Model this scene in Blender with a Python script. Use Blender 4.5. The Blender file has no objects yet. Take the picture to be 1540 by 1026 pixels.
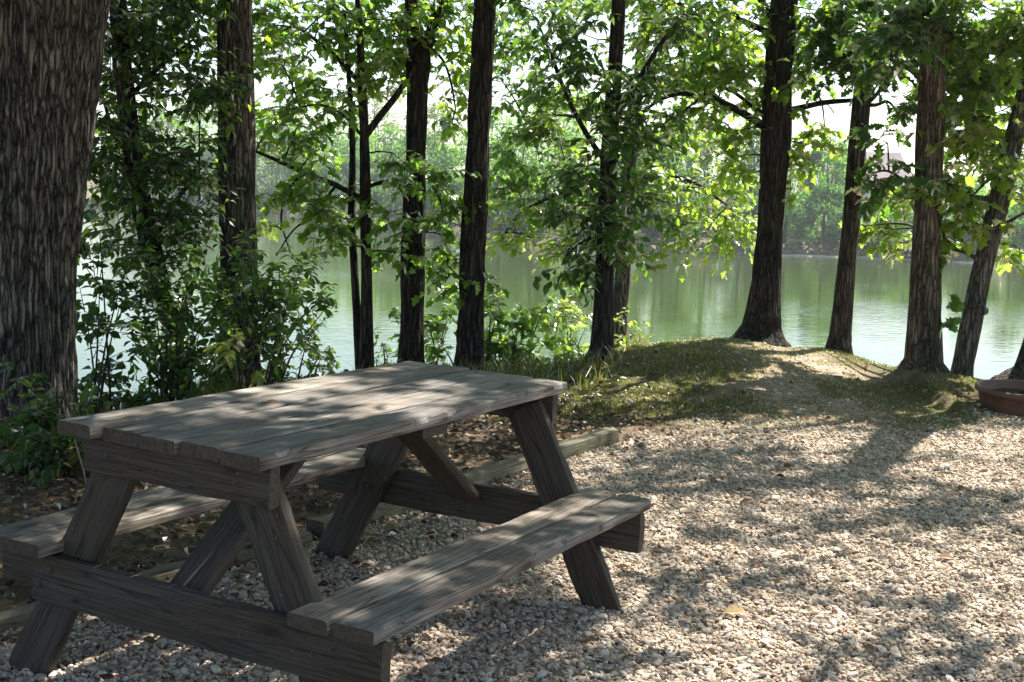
import bpy, math, random
import numpy as np
from mathutils import Matrix, Vector
random.seed(7)
rng = np.random.default_rng(11)
scene = bpy.context.scene
col = scene.collection

# ------------------------------------------------------------------ camera
F, PITCH, ROLL, CH = 1925.9, 0.119, -0.028, 1.476
WI, HI = 1540.0, 1026.0
cp, sp, cr, sr = math.cos(PITCH), math.sin(PITCH), math.cos(ROLL), math.sin(ROLL)
fw = np.array([0, cp, -sp]); up0 = np.array([0, sp, cp]); rt0 = np.array([1.0, 0, 0])
cam_up = sr * rt0 + cr * up0
cam_rt = cr * rt0 - sr * up0
CAM = np.array([0, 0, CH])


def ray(px, py):
    return fw + cam_rt * ((px - WI / 2) / F) + cam_up * ((HI / 2 - py) / F)


def at(px, py, Y):
    d = ray(px, py)
    return CAM + d * (Y / d[1])


def on_z(px, py, z=0.0):
    d = ray(px, py)
    return CAM + d * ((z - CH) / d[2])


def to_px(P):
    X = np.asarray(P, float) - CAM
    z = X @ fw
    z = np.where(z < .3, .3, z)
    return WI / 2 + F * (X @ cam_rt) / z, HI / 2 - F * (X @ cam_up) / z


cd = bpy.data.cameras.new("camera"); cam = bpy.data.objects.new("camera", cd); col.objects.link(cam)
m = Matrix.Identity(4)
for i in range(3):
    m[i][0] = cam_rt[i]; m[i][1] = cam_up[i]; m[i][2] = -fw[i]; m[i][3] = CAM[i]
cam.matrix_world = m
cd.sensor_width = 36; cd.lens = F / WI * 36; cd.clip_end = 1500; cd.clip_start = .05
scene.camera = cam

# ------------------------------------------------------------------ light
SUN_EL = math.radians(52)
SD = np.array([0.70, 0.7141])            # horizontal direction towards the sun
KS = 1 / math.tan(SUN_EL)
tos = np.array([SD[0] * math.cos(SUN_EL), SD[1] * math.cos(SUN_EL), math.sin(SUN_EL)])
ld = bpy.data.lights.new("sun", 'SUN'); ld.energy = 5.0; ld.angle = math.radians(.53); ld.color = (1, .95, .86)
lo = bpy.data.objects.new("sun", ld); col.objects.link(lo)
lo.rotation_euler = Vector(tos).to_track_quat('Z', 'Y').to_euler()
w = bpy.data.worlds.new("World"); scene.world = w; w.use_nodes = True
nt = w.node_tree; nt.nodes.clear()
so = nt.nodes.new('ShaderNodeOutputWorld'); bg = nt.nodes.new('ShaderNodeBackground'); sk = nt.nodes.new('ShaderNodeTexSky')
sk.sky_type = 'NISHITA'; sk.sun_disc = False; sk.sun_elevation = SUN_EL
sk.sun_rotation = math.atan2(SD[0], SD[1]); sk.dust_density = 1.6; sk.air_density = 1.0; sk.altitude = 100
bg.inputs[1].default_value = .078
nt.links.new(sk.outputs[0], bg.inputs[0]); nt.links.new(bg.outputs[0], so.inputs[0])
scene.view_settings.view_transform = 'Standard'; scene.view_settings.look = 'None'
scene.view_settings.exposure = 1.78; scene.view_settings.gamma = 1
cy = scene.cycles
cy.use_denoising = True
cy.max_bounces = 8; cy.diffuse_bounces = 4; cy.transmission_bounces = 6; cy.glossy_bounces = 3; cy.volume_bounces = 0
cy.transparent_max_bounces = 8
cy.sample_clamp_indirect = 6
cy.caustics_reflective = False; cy.caustics_refractive = False


# ------------------------------------------------------------------ mesh helpers
def mesh_arrays(name, verts, faces, mats, fmat=None, smooth=False):
    """faces: list of int arrays (m,k); fmat: list of material indices, one per array"""
    me = bpy.data.meshes.new(name)
    verts = np.asarray(verts, np.float32)
    faces = [np.asarray(f, np.int32) for f in faces if len(f)]
    nf = sum(len(f) for f in faces); nl = sum(f.size for f in faces)
    me.vertices.add(len(verts)); me.vertices.foreach_set('co', verts.ravel())
    me.loops.add(nl); me.loops.foreach_set('vertex_index', np.concatenate([f.ravel() for f in faces]))
    me.polygons.add(nf)
    tot = np.concatenate([np.full(len(f), f.shape[1], np.int32) for f in faces])
    st = np.concatenate([[0], np.cumsum(tot)[:-1]]).astype(np.int32)
    me.polygons.foreach_set('loop_start', st)
    try:
        me.polygons.foreach_set('loop_total', tot)
    except Exception:
        pass
    for m_ in mats: me.materials.append(m_)
    if fmat is not None:
        mi = np.concatenate([np.full(len(f), k, np.int32) for f, k in zip(faces, fmat)])
        me.polygons.foreach_set('material_index', mi)
    me.polygons.foreach_set('use_smooth', np.full(nf, smooth))
    me.update(calc_edges=True); me.validate()
    return me


class MB:
    """collects geometry, links as one mesh object"""
    def __init__(s): s.v = []; s.f = []; s.n = 0; s.m = []
    def add(s, v, faces, mi=0):
        v = np.asarray(v, float).reshape(-1, 3)
        for f in faces:
            f = np.asarray(f, np.int64)
            if len(f): s.f.append(f + s.n); s.m.append(mi)
        s.v.append(v); s.n += len(v)
    def build(s, name, mats, parent=None, smooth=False):
        if not isinstance(mats, (list, tuple)): mats = [mats]
        me = mesh_arrays(name, np.concatenate(s.v), s.f, mats, s.m, smooth)
        o = bpy.data.objects.new(name, me); col.objects.link(o)
        if parent is not None: o.parent = parent
        return o


def tag(o, label=None, cat=None, group=None, kind=None):
    if label: o['label'] = label
    if cat: o['category'] = cat
    if group: o['group'] = group
    if kind: o['kind'] = kind
    return o


def empty(name, loc=(0, 0, 0)):
    o = bpy.data.objects.new(name, None); col.objects.link(o); o.location = loc
    return o


def setparent(o, p):
    """parent while geometry is in world coordinates"""
    o.parent = p
    o.matrix_parent_inverse = p.matrix_basis.inverted()


# value noise (numpy, tiling-free lattice hash)
def _h(ix, iy, iz, s):
    n = (ix * 374761393 + iy * 668265263 + iz * 2147483647 + s * 144665) & 0xffffffff
    n = ((n ^ (n >> 13)) * 1274126177) & 0xffffffff
    return ((n ^ (n >> 16)) & 0xffff) / 65535.0


def vnoise(x, y, z=0.0, s=0):
    x, y, z = np.broadcast_arrays(np.asarray(x, float), np.asarray(y, float), np.asarray(z, float))
    ix, iy, iz = [np.floor(a).astype(np.int64) for a in (x, y, z)]
    fx, fy, fz = x - ix, y - iy, z - iz
    fx, fy, fz = [a * a * (3 - 2 * a) for a in (fx, fy, fz)]
    r = 0
    for dx in (0, 1):
        for dy in (0, 1):
            for dz in (0, 1):
                wgt = (fx if dx else 1 - fx) * (fy if dy else 1 - fy) * (fz if dz else 1 - fz)
                r = r + wgt * _h(ix + dx, iy + dy, iz + dz, s)
    return r


def fbm(x, y, z=0.0, s=0, o=4):
    r = 0; a = .5
    for k in range(o):
        r = r + a * vnoise(np.asarray(x) * 2 ** k, np.asarray(y) * 2 ** k, np.asarray(z) * 2 ** k, s + k)
        a *= .5
    return r / (1 - .5 ** o)


def sstep(a, b, x):
    t = np.clip((x - a) / (b - a), 0, 1)
    return t * t * (3 - 2 * t)


# ------------------------------------------------------------------ materials
def newmat(name):
    mt = bpy.data.materials.new(name); mt.use_nodes = True
    n = mt.node_tree; n.nodes.clear()
    out = n.nodes.new('ShaderNodeOutputMaterial')
    return mt, n, out


def N(n, t, **kw):
    nd = n.nodes.new(t)
    for k, v in kw.items():
        if k.startswith('i_'):
            nd.inputs[k[2:].replace('_', ' ')].default_value = v
        else:
            setattr(nd, k, v)
    return nd


def ramp(n, stops, src=None, interp='LINEAR'):
    r = n.nodes.new('ShaderNodeValToRGB'); e = r.color_ramp.elements; r.color_ramp.interpolation = interp
    while len(e) < len(stops): e.new(.5)
    for k, (p, c) in enumerate(stops):
        e[k].position = p; e[k].color = (*c, 1) if len(c) == 3 else c
    if src is not None: n.links.new(src, r.inputs[0])
    return r


def objcoord(n, scale=(1, 1, 1), rot=(0, 0, 0)):
    tc = N(n, 'ShaderNodeTexCoord'); mp = N(n, 'ShaderNodeMapping')
    mp.inputs['Scale'].default_value = scale; mp.inputs['Rotation'].default_value = rot
    n.links.new(tc.outputs['Object'], mp.inputs[0])
    return mp.outputs[0]


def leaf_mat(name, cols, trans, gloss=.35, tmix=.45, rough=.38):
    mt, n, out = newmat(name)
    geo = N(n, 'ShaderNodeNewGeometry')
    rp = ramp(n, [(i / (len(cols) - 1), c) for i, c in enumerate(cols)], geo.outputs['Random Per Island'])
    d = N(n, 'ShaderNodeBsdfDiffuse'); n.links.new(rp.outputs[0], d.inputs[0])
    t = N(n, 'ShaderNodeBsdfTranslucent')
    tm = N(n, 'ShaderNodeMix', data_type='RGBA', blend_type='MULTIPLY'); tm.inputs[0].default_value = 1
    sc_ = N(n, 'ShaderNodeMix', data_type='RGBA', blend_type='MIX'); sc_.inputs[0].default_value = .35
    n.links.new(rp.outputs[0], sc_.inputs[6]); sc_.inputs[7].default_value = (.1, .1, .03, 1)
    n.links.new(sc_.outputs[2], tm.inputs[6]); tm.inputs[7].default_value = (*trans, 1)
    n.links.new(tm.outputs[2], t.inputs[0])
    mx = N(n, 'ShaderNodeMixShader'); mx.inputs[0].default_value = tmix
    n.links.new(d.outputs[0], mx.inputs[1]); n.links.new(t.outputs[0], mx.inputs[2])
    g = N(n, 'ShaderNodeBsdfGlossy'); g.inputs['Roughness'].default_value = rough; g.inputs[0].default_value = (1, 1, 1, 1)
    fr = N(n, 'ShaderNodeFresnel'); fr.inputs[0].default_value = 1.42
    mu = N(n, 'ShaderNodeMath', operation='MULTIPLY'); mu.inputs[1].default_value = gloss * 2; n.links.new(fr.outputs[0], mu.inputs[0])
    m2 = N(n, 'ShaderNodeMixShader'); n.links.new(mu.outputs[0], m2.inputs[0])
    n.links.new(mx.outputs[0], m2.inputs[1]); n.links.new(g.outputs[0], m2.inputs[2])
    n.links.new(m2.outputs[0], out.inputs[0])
    return mt


def bark_mat(name, c0, c1, scale=1.0, bump=.6):
    mt, n, out = newmat(name)
    c0_ = objcoord(n)
    wn = N(n, 'ShaderNodeTexNoise'); wn.inputs['Scale'].default_value = 7; wn.inputs['Detail'].default_value = 3; n.links.new(c0_, wn.inputs[0])
    wv_ = N(n, 'ShaderNodeVectorMath', operation='SCALE'); wv_.inputs['Scale'].default_value = .055; n.links.new(wn.outputs['Color'], wv_.inputs[0])
    wa = N(n, 'ShaderNodeVectorMath', operation='ADD'); n.links.new(c0_, wa.inputs[0]); n.links.new(wv_.outputs[0], wa.inputs[1])
    pm = N(n, 'ShaderNodeMapping'); pm.inputs['Scale'].default_value = (38 * scale, 38 * scale, 3.2 * scale); n.links.new(wa.outputs[0], pm.inputs[0])
    vr = N(n, 'ShaderNodeTexVoronoi', feature='DISTANCE_TO_EDGE'); vr.inputs['Scale'].default_value = 1.0; n.links.new(pm.outputs[0], vr.inputs[0])
    crk = ramp(n, [(0, (.12,) * 3), (.12, (.5,) * 3), (.40, (1,) * 3)], vr.outputs['Distance'])
    co = objcoord(n, (26 * scale, 26 * scale, 4 * scale))
    no = N(n, 'ShaderNodeTexNoise'); no.inputs['Scale'].default_value = 2.2; no.inputs['Detail'].default_value = 8; no.inputs['Roughness'].default_value = .7
    n.links.new(co, no.inputs[0])
    co2 = objcoord(n, (3, 3, 1.5))
    n2 = N(n, 'ShaderNodeTexNoise'); n2.inputs['Scale'].default_value = 1.7; n2.inputs['Detail'].default_value = 5; n.links.new(co2, n2.inputs[0])
    at_ = N(n, 'ShaderNodeAttribute'); at_.attribute_name = 'ridge'
    ad = N(n, 'ShaderNodeMath', operation='MULTIPLY_ADD'); n.links.new(at_.outputs['Fac'], ad.inputs[0]); ad.inputs[1].default_value = .45
    n.links.new(no.outputs[0], ad.inputs[2])
    ml = N(n, 'ShaderNodeMath', operation='MULTIPLY'); n.links.new(ad.outputs[0], ml.inputs[0]); n.links.new(crk.outputs[0], ml.inputs[1])
    rp = ramp(n, [(.10, c0), (.42, tuple(a_ + (b_ - a_) * .3 for a_, b_ in zip(c0, c1))), (.85, c1)], ml.outputs[0])
    tint = ramp(n, [(.3, (.6, .7, .58)), (.5, (1, 1, 1)), (.7, (1.08, 1.0, .9))], n2.outputs[0])
    mm = N(n, 'ShaderNodeMix', data_type='RGBA', blend_type='MULTIPLY'); mm.inputs[0].default_value = 1
    n.links.new(rp.outputs[0], mm.inputs[6]); n.links.new(tint.outputs[0], mm.inputs[7])
    b = N(n, 'ShaderNodeBsdfPrincipled'); b.inputs['Roughness'].default_value = .9; b.inputs['Specular IOR Level'].default_value = .2
    n.links.new(mm.outputs[2], b.inputs[0])
    bp = N(n, 'ShaderNodeBump'); bp.inputs['Strength'].default_value = bump; bp.inputs['Distance'].default_value = .02
    n.links.new(ml.outputs[0], bp.inputs['Height']); n.links.new(bp.outputs[0], b.inputs['Normal'])
    n.links.new(b.outputs[0], out.inputs[0])
    return mt


def simple_mat(name, c, rough=.8, cols=None, spec=.3, bump=0, bscale=40):
    mt, n, out = newmat(name)
    b = N(n, 'ShaderNodeBsdfPrincipled'); b.inputs['Roughness'].default_value = rough; b.inputs['Specular IOR Level'].default_value = spec
    if cols:
        geo = N(n, 'ShaderNodeNewGeometry')
        rp = ramp(n, cols, geo.outputs['Random Per Island'])
        no = N(n, 'ShaderNodeTexNoise'); no.inputs['Scale'].default_value = bscale; no.inputs['Detail'].default_value = 4
        n.links.new(objcoord(n), no.inputs[0])
        rr = ramp(n, [(.3, (.72, .7, .68)), (.7, (1.15, 1.15, 1.15))], no.outputs[0])
        mm = N(n, 'ShaderNodeMix', data_type='RGBA', blend_type='MULTIPLY'); mm.inputs[0].default_value = 1
        n.links.new(rp.outputs[0], mm.inputs[6]); n.links.new(rr.outputs[0], mm.inputs[7]); n.links.new(mm.outputs[2], b.inputs[0])
        if bump:
            bp = N(n, 'ShaderNodeBump'); bp.inputs['Strength'].default_value = bump; bp.inputs['Distance'].default_value = .004
            n.links.new(no.outputs[0], bp.inputs['Height']); n.links.new(bp.outputs[0], b.inputs['Normal'])
    else:
        no = N(n, 'ShaderNodeTexNoise'); no.inputs['Scale'].default_value = bscale; no.inputs['Detail'].default_value = 6
        n.links.new(objcoord(n), no.inputs[0])
        rr = ramp(n, [(.3, tuple(x * .65 for x in c)), (.7, tuple(min(1, x * 1.25) for x in c))], no.outputs[0])
        n.links.new(rr.outputs[0], b.inputs[0])
        if bump:
            bp = N(n, 'ShaderNodeBump'); bp.inputs['Strength'].default_value = bump; bp.inputs['Distance'].default_value = .01
            n.links.new(no.outputs[0], bp.inputs['Height']); n.links.new(bp.outputs[0], b.inputs['Normal'])
    n.links.new(b.outputs[0], out.inputs[0])
    return mt


M_BARK = bark_mat('bark', (.013, .011, .01), (.19, .16, .13))
M_BARKG = bark_mat('bark grey', (.010, .008, .007), (.26, .232, .2), 1.05)
M_BARKB = bark_mat('bark brown', (.025, .017, .011), (.27, .225, .17))
M_BARKD = bark_mat('bark dark', (.006, .005, .0045), (.095, .08, .068))
M_BARKP = bark_mat('bark pale', (.03, .027, .024), (.32, .29, .25))
M_TWIG = simple_mat('twig bark', (.05, .038, .027), .85)
L_LIT = leaf_mat('leaf sunlit', [(.055, .115, .016), (.07, .14, .02), (.095, .16, .022), (.13, .17, .024)], (5.2, 5.4, 2.2), tmix=.6)  # brighter leaf copy for sunlit sprays; the sunlight is put into the colour
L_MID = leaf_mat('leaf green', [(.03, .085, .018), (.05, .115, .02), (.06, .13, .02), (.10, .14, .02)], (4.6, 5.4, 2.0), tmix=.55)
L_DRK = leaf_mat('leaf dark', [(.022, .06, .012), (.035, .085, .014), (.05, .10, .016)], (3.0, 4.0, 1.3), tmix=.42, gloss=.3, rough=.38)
L_YEL = leaf_mat('leaf yellow green', [(.09, .14, .02), (.12, .16, .02), (.16, .17, .025)], (3.6, 3.8, 1.5), tmix=.5)
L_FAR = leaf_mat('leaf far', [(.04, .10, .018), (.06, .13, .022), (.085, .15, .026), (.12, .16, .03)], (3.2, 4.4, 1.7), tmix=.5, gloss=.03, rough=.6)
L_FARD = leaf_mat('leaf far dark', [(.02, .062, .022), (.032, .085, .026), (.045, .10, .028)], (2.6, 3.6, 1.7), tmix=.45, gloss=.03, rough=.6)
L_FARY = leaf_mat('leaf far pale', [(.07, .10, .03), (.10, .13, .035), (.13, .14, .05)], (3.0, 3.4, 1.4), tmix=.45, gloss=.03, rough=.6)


# ------------------------------------------------------------------ leaves
def leaf_template(ws, fold=.18, droop=.22):
    """ws: half widths at equally spaced stations between base and tip"""
    k = len(ws); ys = [(i + 1) / (k + 1) for i in range(k)]
    V = [(0, 0, 0)]
    for y in ys: V.append((0, y, -droop * y * y))
    V.append((0, 1, -droop))
    nm = k + 2
    for s in (-1, 1):
        for y, w_ in zip(ys, ws):
            V.append((s * w_, y + .04, abs(w_) * fold * 2 - droop * y * y))
    tri = []; quad = []
    for si, s in enumerate((-1, 1)):
        b = nm + si * k
        def o(t): return t if s < 0 else t[::-1]
        tri.append(o((0, 1, b)))
        for i in range(k - 1): quad.append(o((i + 1, i + 2, b + i + 1, b + i)))
        tri.append(o((k, k + 1, b + k - 1)))
    return np.array(V, float), np.array(tri), np.array(quad)


T_OVAL = leaf_template([.17, .27, .24, .12])
T_LONG = leaf_template([.13, .2, .19, .1], droop=.35)
T_LOBE = leaf_template([.10, .28, .12, .36, .16, .30, .10], droop=.25)
T_MAPLE = leaf_template([.34, .22, .46, .2, .18], droop=.25)
T_LOW = (np.array([(0, 0, 0), (-.26, .5, .06), (0, 1, -.15), (.26, .5, .06), (0, .5, -.04)], float), np.array([(0, 4, 1), (4, 2, 1), (0, 3, 4), (4, 3, 2)]), np.zeros((0, 4), int))


def norm(a): return a / np.maximum(np.linalg.norm(a, axis=-1, keepdims=True), 1e-9)


def put_leaves(mb, pos, axis, nrm, size, tmpl, mi):
    """pos (n,3), axis dir of blade, nrm approx normal, size (n,)"""
    V, tri, quad = tmpl
    a = norm(axis); x = norm(np.cross(a, nrm)); z = np.cross(x, a)
    P = pos[:, None, :] + size[:, None, None] * (V[None, :, 0:1] * x[:, None] + V[None, :, 1:2] * a[:, None] + V[None, :, 2:3] * z[:, None])
    n, k = len(pos), len(V)
    off = (np.arange(n) * k)[:, None, None]
    fs = [(tri[None] + off).reshape(-1, 3)]
    if len(quad): fs.append((quad[None] + off).reshape(-1, 4))
    mb.add(P, fs, mi)


def prisms(mb, p0, p1, r0, r1, mi=0, k=3):
    p0 = np.atleast_2d(p0); p1 = np.atleast_2d(p1); n = len(p0)
    r0 = np.broadcast_to(r0, n); r1 = np.broadcast_to(r1, n)
    a = norm(p1 - p0); ref = np.where(np.abs(a[:, 2:3]) > .9, [[1., 0, 0]], [[0, 0, 1.]])
    x = norm(np.cross(a, ref)); y = np.cross(a, x)
    an = np.arange(k) / k * 2 * np.pi
    c = np.cos(an)[None, :, None]; s = np.sin(an)[None, :, None]
    ring = c * x[:, None] + s * y[:, None]
    V = np.concatenate([p0[:, None] + ring * r0[:, None, None], p1[:, None] + ring * r1[:, None, None]], 1)
    off = (np.arange(n) * 2 * k)[:, None, None]
    j = np.arange(k); jn = (j + 1) % k
    q = np.stack([j, jn, jn + k, j + k], -1)
    mb.add(V, [(q[None] + off).reshape(-1, 4)], mi)


def twigs(mb, org, dirs, tlen, nleaf, lsize, tmpl, lmi, tmi, r, wood=True, droop=.35):
    """leafy twigs: org (n,3), dirs (n,3)"""
    n = len(org)
    L = tlen * r.uniform(.6, 1.3, n)
    mid = org + dirs * (L * .5)[:, None] + np.c_[np.zeros((n, 2)), -.03 * L]
    end = org + dirs * L[:, None] + np.c_[np.zeros((n, 2)), -droop * L * .5]
    if wood:
        prisms(mb, org, mid, .004, .003, tmi); prisms(mb, mid, end, .003, .0015, tmi)
    P = []; A = []
    for k in range(nleaf):
        t = (k + 1) / nleaf
        base = np.where(t < .5, 1, 0) * (org + (mid - org) * (t * 2)) + np.where(t >= .5, 1, 0) * (mid + (end - mid) * (t * 2 - 1))
        side = norm(np.cross(dirs, [0, 0, 1.0])) * (1 if k % 2 else -1)
        if k == nleaf - 1: side = side * .15
        ax = dirs * .55 + side * .9 + r.normal(0, .35, (n, 3)) + np.array([0, 0, -droop * 1.2])
        P.append(base); A.append(ax)
    P = np.concatenate(P); A = np.concatenate(A)
    nr = np.array([0, 0, 1.0]) + r.normal(0, .45, (len(P), 3))
    sz = lsize * r.uniform(.6, 1.25, len(P))
    put_leaves(mb, P, A, nr, sz, tmpl, lmi)


# ------------------------------------------------------------------ terrain
WATER = -2.5
crest_px = [(100, 612, -.1), (330, 590, -.05), (560, 556, 0), (700, 556, .0), (850, 546, .05), (950, 522, .15), (1050, 512, .22), (1150, 507, .26),
            (1250, 525, .15), (1330, 549, .12), (1400, 560, .18), (1450, 566, .13), (1490, 577, .03), (1540, 590, -.02)]
cw = np.array([np.r_[on_z(a, b, c)[:2], c] for a, b, c in crest_px])
cx_ = np.r_[-40, -12, -6, cw[:, 0], 6.5, 14, 60]; cyy = np.r_[14, 8, 8.2, cw[:, 1], 9.2, 9, 14]; cz_ = np.r_[0, 0, -.1, cw[:, 2], -.04, .1, .3]
o_ = np.argsort(cx_); cx_, cyy, cz_ = cx_[o_], cyy[o_], cz_[o_]
far_x = np.array([-400, -120, -60, -31, -19.5, -8, -1.3, 5.7, 23, 32, 60, 120, 400.])
far_y = np.array([150, 158, 165, 161, 139, 104, 88, 84.5, 85.5, 81, 70, 55, 40.])


def ground_z(x, y):
    x = np.asarray(x, float); y = np.asarray(y, float)
    E = np.interp(x, cx_, cyy); Z = np.interp(x, cx_, cz_)
    wd = np.interp(x, [2.3, 3.0], [4.0, 1.5])
    h = Z * sstep(-wd, -.2, y - E) * (1 - .95 * np.exp(-((x - 3.7) / .6) ** 4 - ((y - 8.9) / .75) ** 4))
    # worn gully of the footpath
    gx = np.interp(y, [7.5, 9, 10, 11.5, 13], [1.9, 2.15, 2.3, 2.35, 2.2])
    h = h - .07 * np.exp(-((x - gx) / .38) ** 2) * sstep(8, 9.3, y) * sstep(12.6, 11.2, y)
    h = h + .05 * (fbm(x * .8, y * .8, 0, 5) - .5) * sstep(8, 10, y) + .02 * (fbm(x * 2.2, y * 2.2, 0, 9, 3) - .5)
    d = np.maximum(y - E, 0)
    h = h - .6 * (np.sqrt(d * d + .5) - math.sqrt(.5))
    h = np.maximum(h, -4.2)
    # far shore
    Fy = np.interp(x, far_x, far_y)
    e = y - Fy
    fh = WATER + np.where(e < 0, e * .25, .9 * sstep(0, 1.5, e) + 3.2 * sstep(4, 60, e) + 1.0 * (fbm(x * .05, y * .05, 0, 3) - .3) * sstep(1, 20, e))
    return np.where(y > 30, np.maximum(fh, -4.2), h)


def gx_mask(x, y):
    """1 = gravel, 0 = soil; boundary along the timbers and round the grass"""
    x = np.asarray(x, float); y = np.asarray(y, float)
    tl = np.interp(x, [-6, -3, -1.75, -.83, .6, 1.0, 2.0, 3.0, 4.0, 8], [1.5, 2.6, 4.0, 5.30, 7.35, 7.55, 7.8, 8.2, 8.9, 9.0])
    wv = (fbm(x * 1.6, y * 1.6, 0, 21) - .5) * np.where(x > .7, 1.1, .12)
    sf = np.where(x > .7, .55, .12)
    return sstep(sf, -sf, y - tl + wv)


def path_mask(x, y):
    gx = np.interp(y, [7.5, 9, 10, 11.5, 13], [1.9, 2.15, 2.3, 2.2, 1.9])
    wv = (fbm(x * 2, y * 2, 0, 31) - .5) * .9
    return np.clip(np.exp(-(np.maximum(np.abs(x - gx) - .1, 0) / .42) ** 2 + wv * 1.5 - .08), 0, .95) * sstep(7.3, 8.6, y) * sstep(.2, .5, fbm(x * 3, y * 3, 0, 33))


def grass_mask(x, y):
    g = 1 - gx_mask(x, y)
    E = np.interp(x, cx_, cyy)
    r_ = sstep(.3, .9, x + (fbm(x, y, 0, 41) - .5)) * sstep(-3.4, -1.6, y - E + (fbm(x * 1.3, y * 1.3, 0, 42) - .5) * 1.6)
    r_ = np.maximum(r_, sstep(1.4, .9, np.abs(x - .9)) * sstep(7.9, 8.5, y))
    l_ = .25 * sstep(-.2, -1.5, x)
    g = g * (1 - np.exp(-((x - 3.75) / .62) ** 4 - ((y - 8.85) / .72) ** 4))
    return g * np.clip(np.maximum(r_, l_), 0, 1) * (1 - np.clip(path_mask(x, y) * 1.1, 0, 1))


def axis_vals(breaks):
    out = []
    for a, b, st in breaks: out += list(np.arange(a, b, st))
    return np.array(out + [breaks[-1][1]])


xs = axis_vals([(-420, -130, 30), (-130, -40, 5), (-40, -8, 1.2), (-8, -3, .2), (-3, 5, .05), (5, 9, .2), (9, 40, 1.2), (40, 130, 5), (130, 420, 30)])
ys = axis_vals([(-30, -2, 2), (-2, 2, .25), (2, 14, .05), (14, 20, .25), (20, 60, 4), (60, 190, 1.5), (190, 700, 30)])
X, Y = np.meshgrid(xs, ys)
Z = ground_z(X, Y)
Vt = np.stack([X, Y, Z], -1).reshape(-1, 3)
nx, ny = len(xs), len(ys)
ii = (np.arange(ny - 1)[:, None] * nx + np.arange(nx - 1)[None]).ravel()
Ft = np.stack([ii, ii + 1, ii + nx + 1, ii + nx], -1)

mt, n, out = newmat('ground')
co = objcoord(n)
def attr(nm):
    a = N(n, 'ShaderNodeAttribute'); a.attribute_name = nm; return a.outputs['Fac']
vo = N(n, 'ShaderNodeTexVoronoi'); vo.inputs['Scale'].default_value = 55; n.links.new(co, vo.inputs[0])
grv = ramp(n, [(0, (.16, .12, .085)), (.3, (.3, .24, .18)), (.6, (.4, .34, .27)), (1, (.5, .46, .4))], vo.outputs['Color'])
n1 = N(n, 'ShaderNodeTexNoise'); n1.inputs['Scale'].default_value = 9; n1.inputs['Detail'].default_value = 9; n1.inputs['Roughness'].default_value = .7; n.links.new(co, n1.inputs[0])
dirt = ramp(n, [(.3, (.06, .045, .03)), (.5, (.13, .095, .065)), (.68, (.24, .18, .13))], n1.outputs[0])
pth = ramp(n, [(.3, (.16, .12, .085)), (.5, (.3, .23, .17)), (.68, (.4, .32, .25))], n1.outputs[0])
n2 = N(n, 'ShaderNodeTexNoise'); n2.inputs['Scale'].default_value = 3.2; n2.inputs['Detail'].default_value = 8; n2.inputs['Roughness'].default_value = .65; n.links.new(co, n2.inputs[0])
grs = ramp(n, [(.3, (.04, .05, .02)), (.46, (.085, .085, .035)), (.58, (.16, .135, .07)), (.7, (.25, .19, .12))], n2.outputs[0])
def mixc(a, b, f):
    mm = N(n, 'ShaderNodeMix', data_type='RGBA'); n.links.new(f, mm.inputs[0]); n.links.new(a, mm.inputs[6]); n.links.new(b, mm.inputs[7]); return mm.outputs[2]
c_ = mixc(dirt.outputs[0], grs.outputs[0], attr('grass')); c_ = mixc(c_, pth.outputs[0], attr('path')); c_ = mixc(c_, grv.outputs[0], attr('gravel'))
b = N(n, 'ShaderNodeBsdfPrincipled'); b.inputs['Roughness'].default_value = .95; b.inputs['Specular IOR Level'].default_value = .1
n.links.new(c_, b.inputs[0])
bp = N(n, 'ShaderNodeBump'); bp.inputs['Strength'].default_value = .8; bp.inputs['Distance'].default_value = .03
n.links.new(n1.outputs[0], bp.inputs['Height']); n.links.new(bp.outputs[0], b.inputs['Normal'])
n.links.new(b.outputs[0], out.inputs[0])
me = mesh_arrays('ground', Vt, [Ft], [mt], smooth=True)
for nm, fn in (('gravel', gx_mask), ('grass', grass_mask), ('path', lambda x, y: np.clip(path_mask(x, y), 0, 1))):
    a = me.attributes.new(nm, 'FLOAT', 'POINT')
    v = fn(Vt[:, 0], Vt[:, 1]); v = np.where(Vt[:, 1] > 40, 1.0 if nm == 'grass' else 0.0, v)
    a.data.foreach_set('value', v.astype(np.float32))
g = bpy.data.objects.new('ground', me); col.objects.link(g); tag(g, 'sloping lakeside ground of gravel, soil and thin grass', kind='structure')

# water
mt, n, out = newmat('lake water')
co = objcoord(n)
b = N(n, 'ShaderNodeBsdfPrincipled'); b.inputs['Base Color'].default_value = (.035, .055, .010, 1); b.inputs['Roughness'].default_value = .03
b.inputs['IOR'].default_value = 1.33
mp = N(n, 'ShaderNodeMapping'); mp.inputs['Scale'].default_value = (.55, 1, 1); n.links.new(co, mp.inputs[0])
w1 = N(n, 'ShaderNodeTexNoise'); w1.inputs['Scale'].default_value = 3.2; w1.inputs['Detail'].default_value = 3; w1.inputs['Distortion'].default_value = .4; n.links.new(mp.outputs[0], w1.inputs[0])
w2 = N(n, 'ShaderNodeTexNoise'); w2.inputs['Scale'].default_value = .12; w2.inputs['Detail'].default_value = 2; n.links.new(mp.outputs[0], w2.inputs[0])
wr = ramp(n, [(.35, (.25,) * 3), (.65, (1,) * 3)], w2.outputs[0])
mu = N(n, 'ShaderNodeMath', operation='MULTIPLY'); n.links.new(w1.outputs[0], mu.inputs[0]); n.links.new(wr.outputs[0], mu.inputs[1])
bp = N(n, 'ShaderNodeBump'); bp.inputs['Strength'].default_value = .27; bp.inputs['Distance'].default_value = .05
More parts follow.
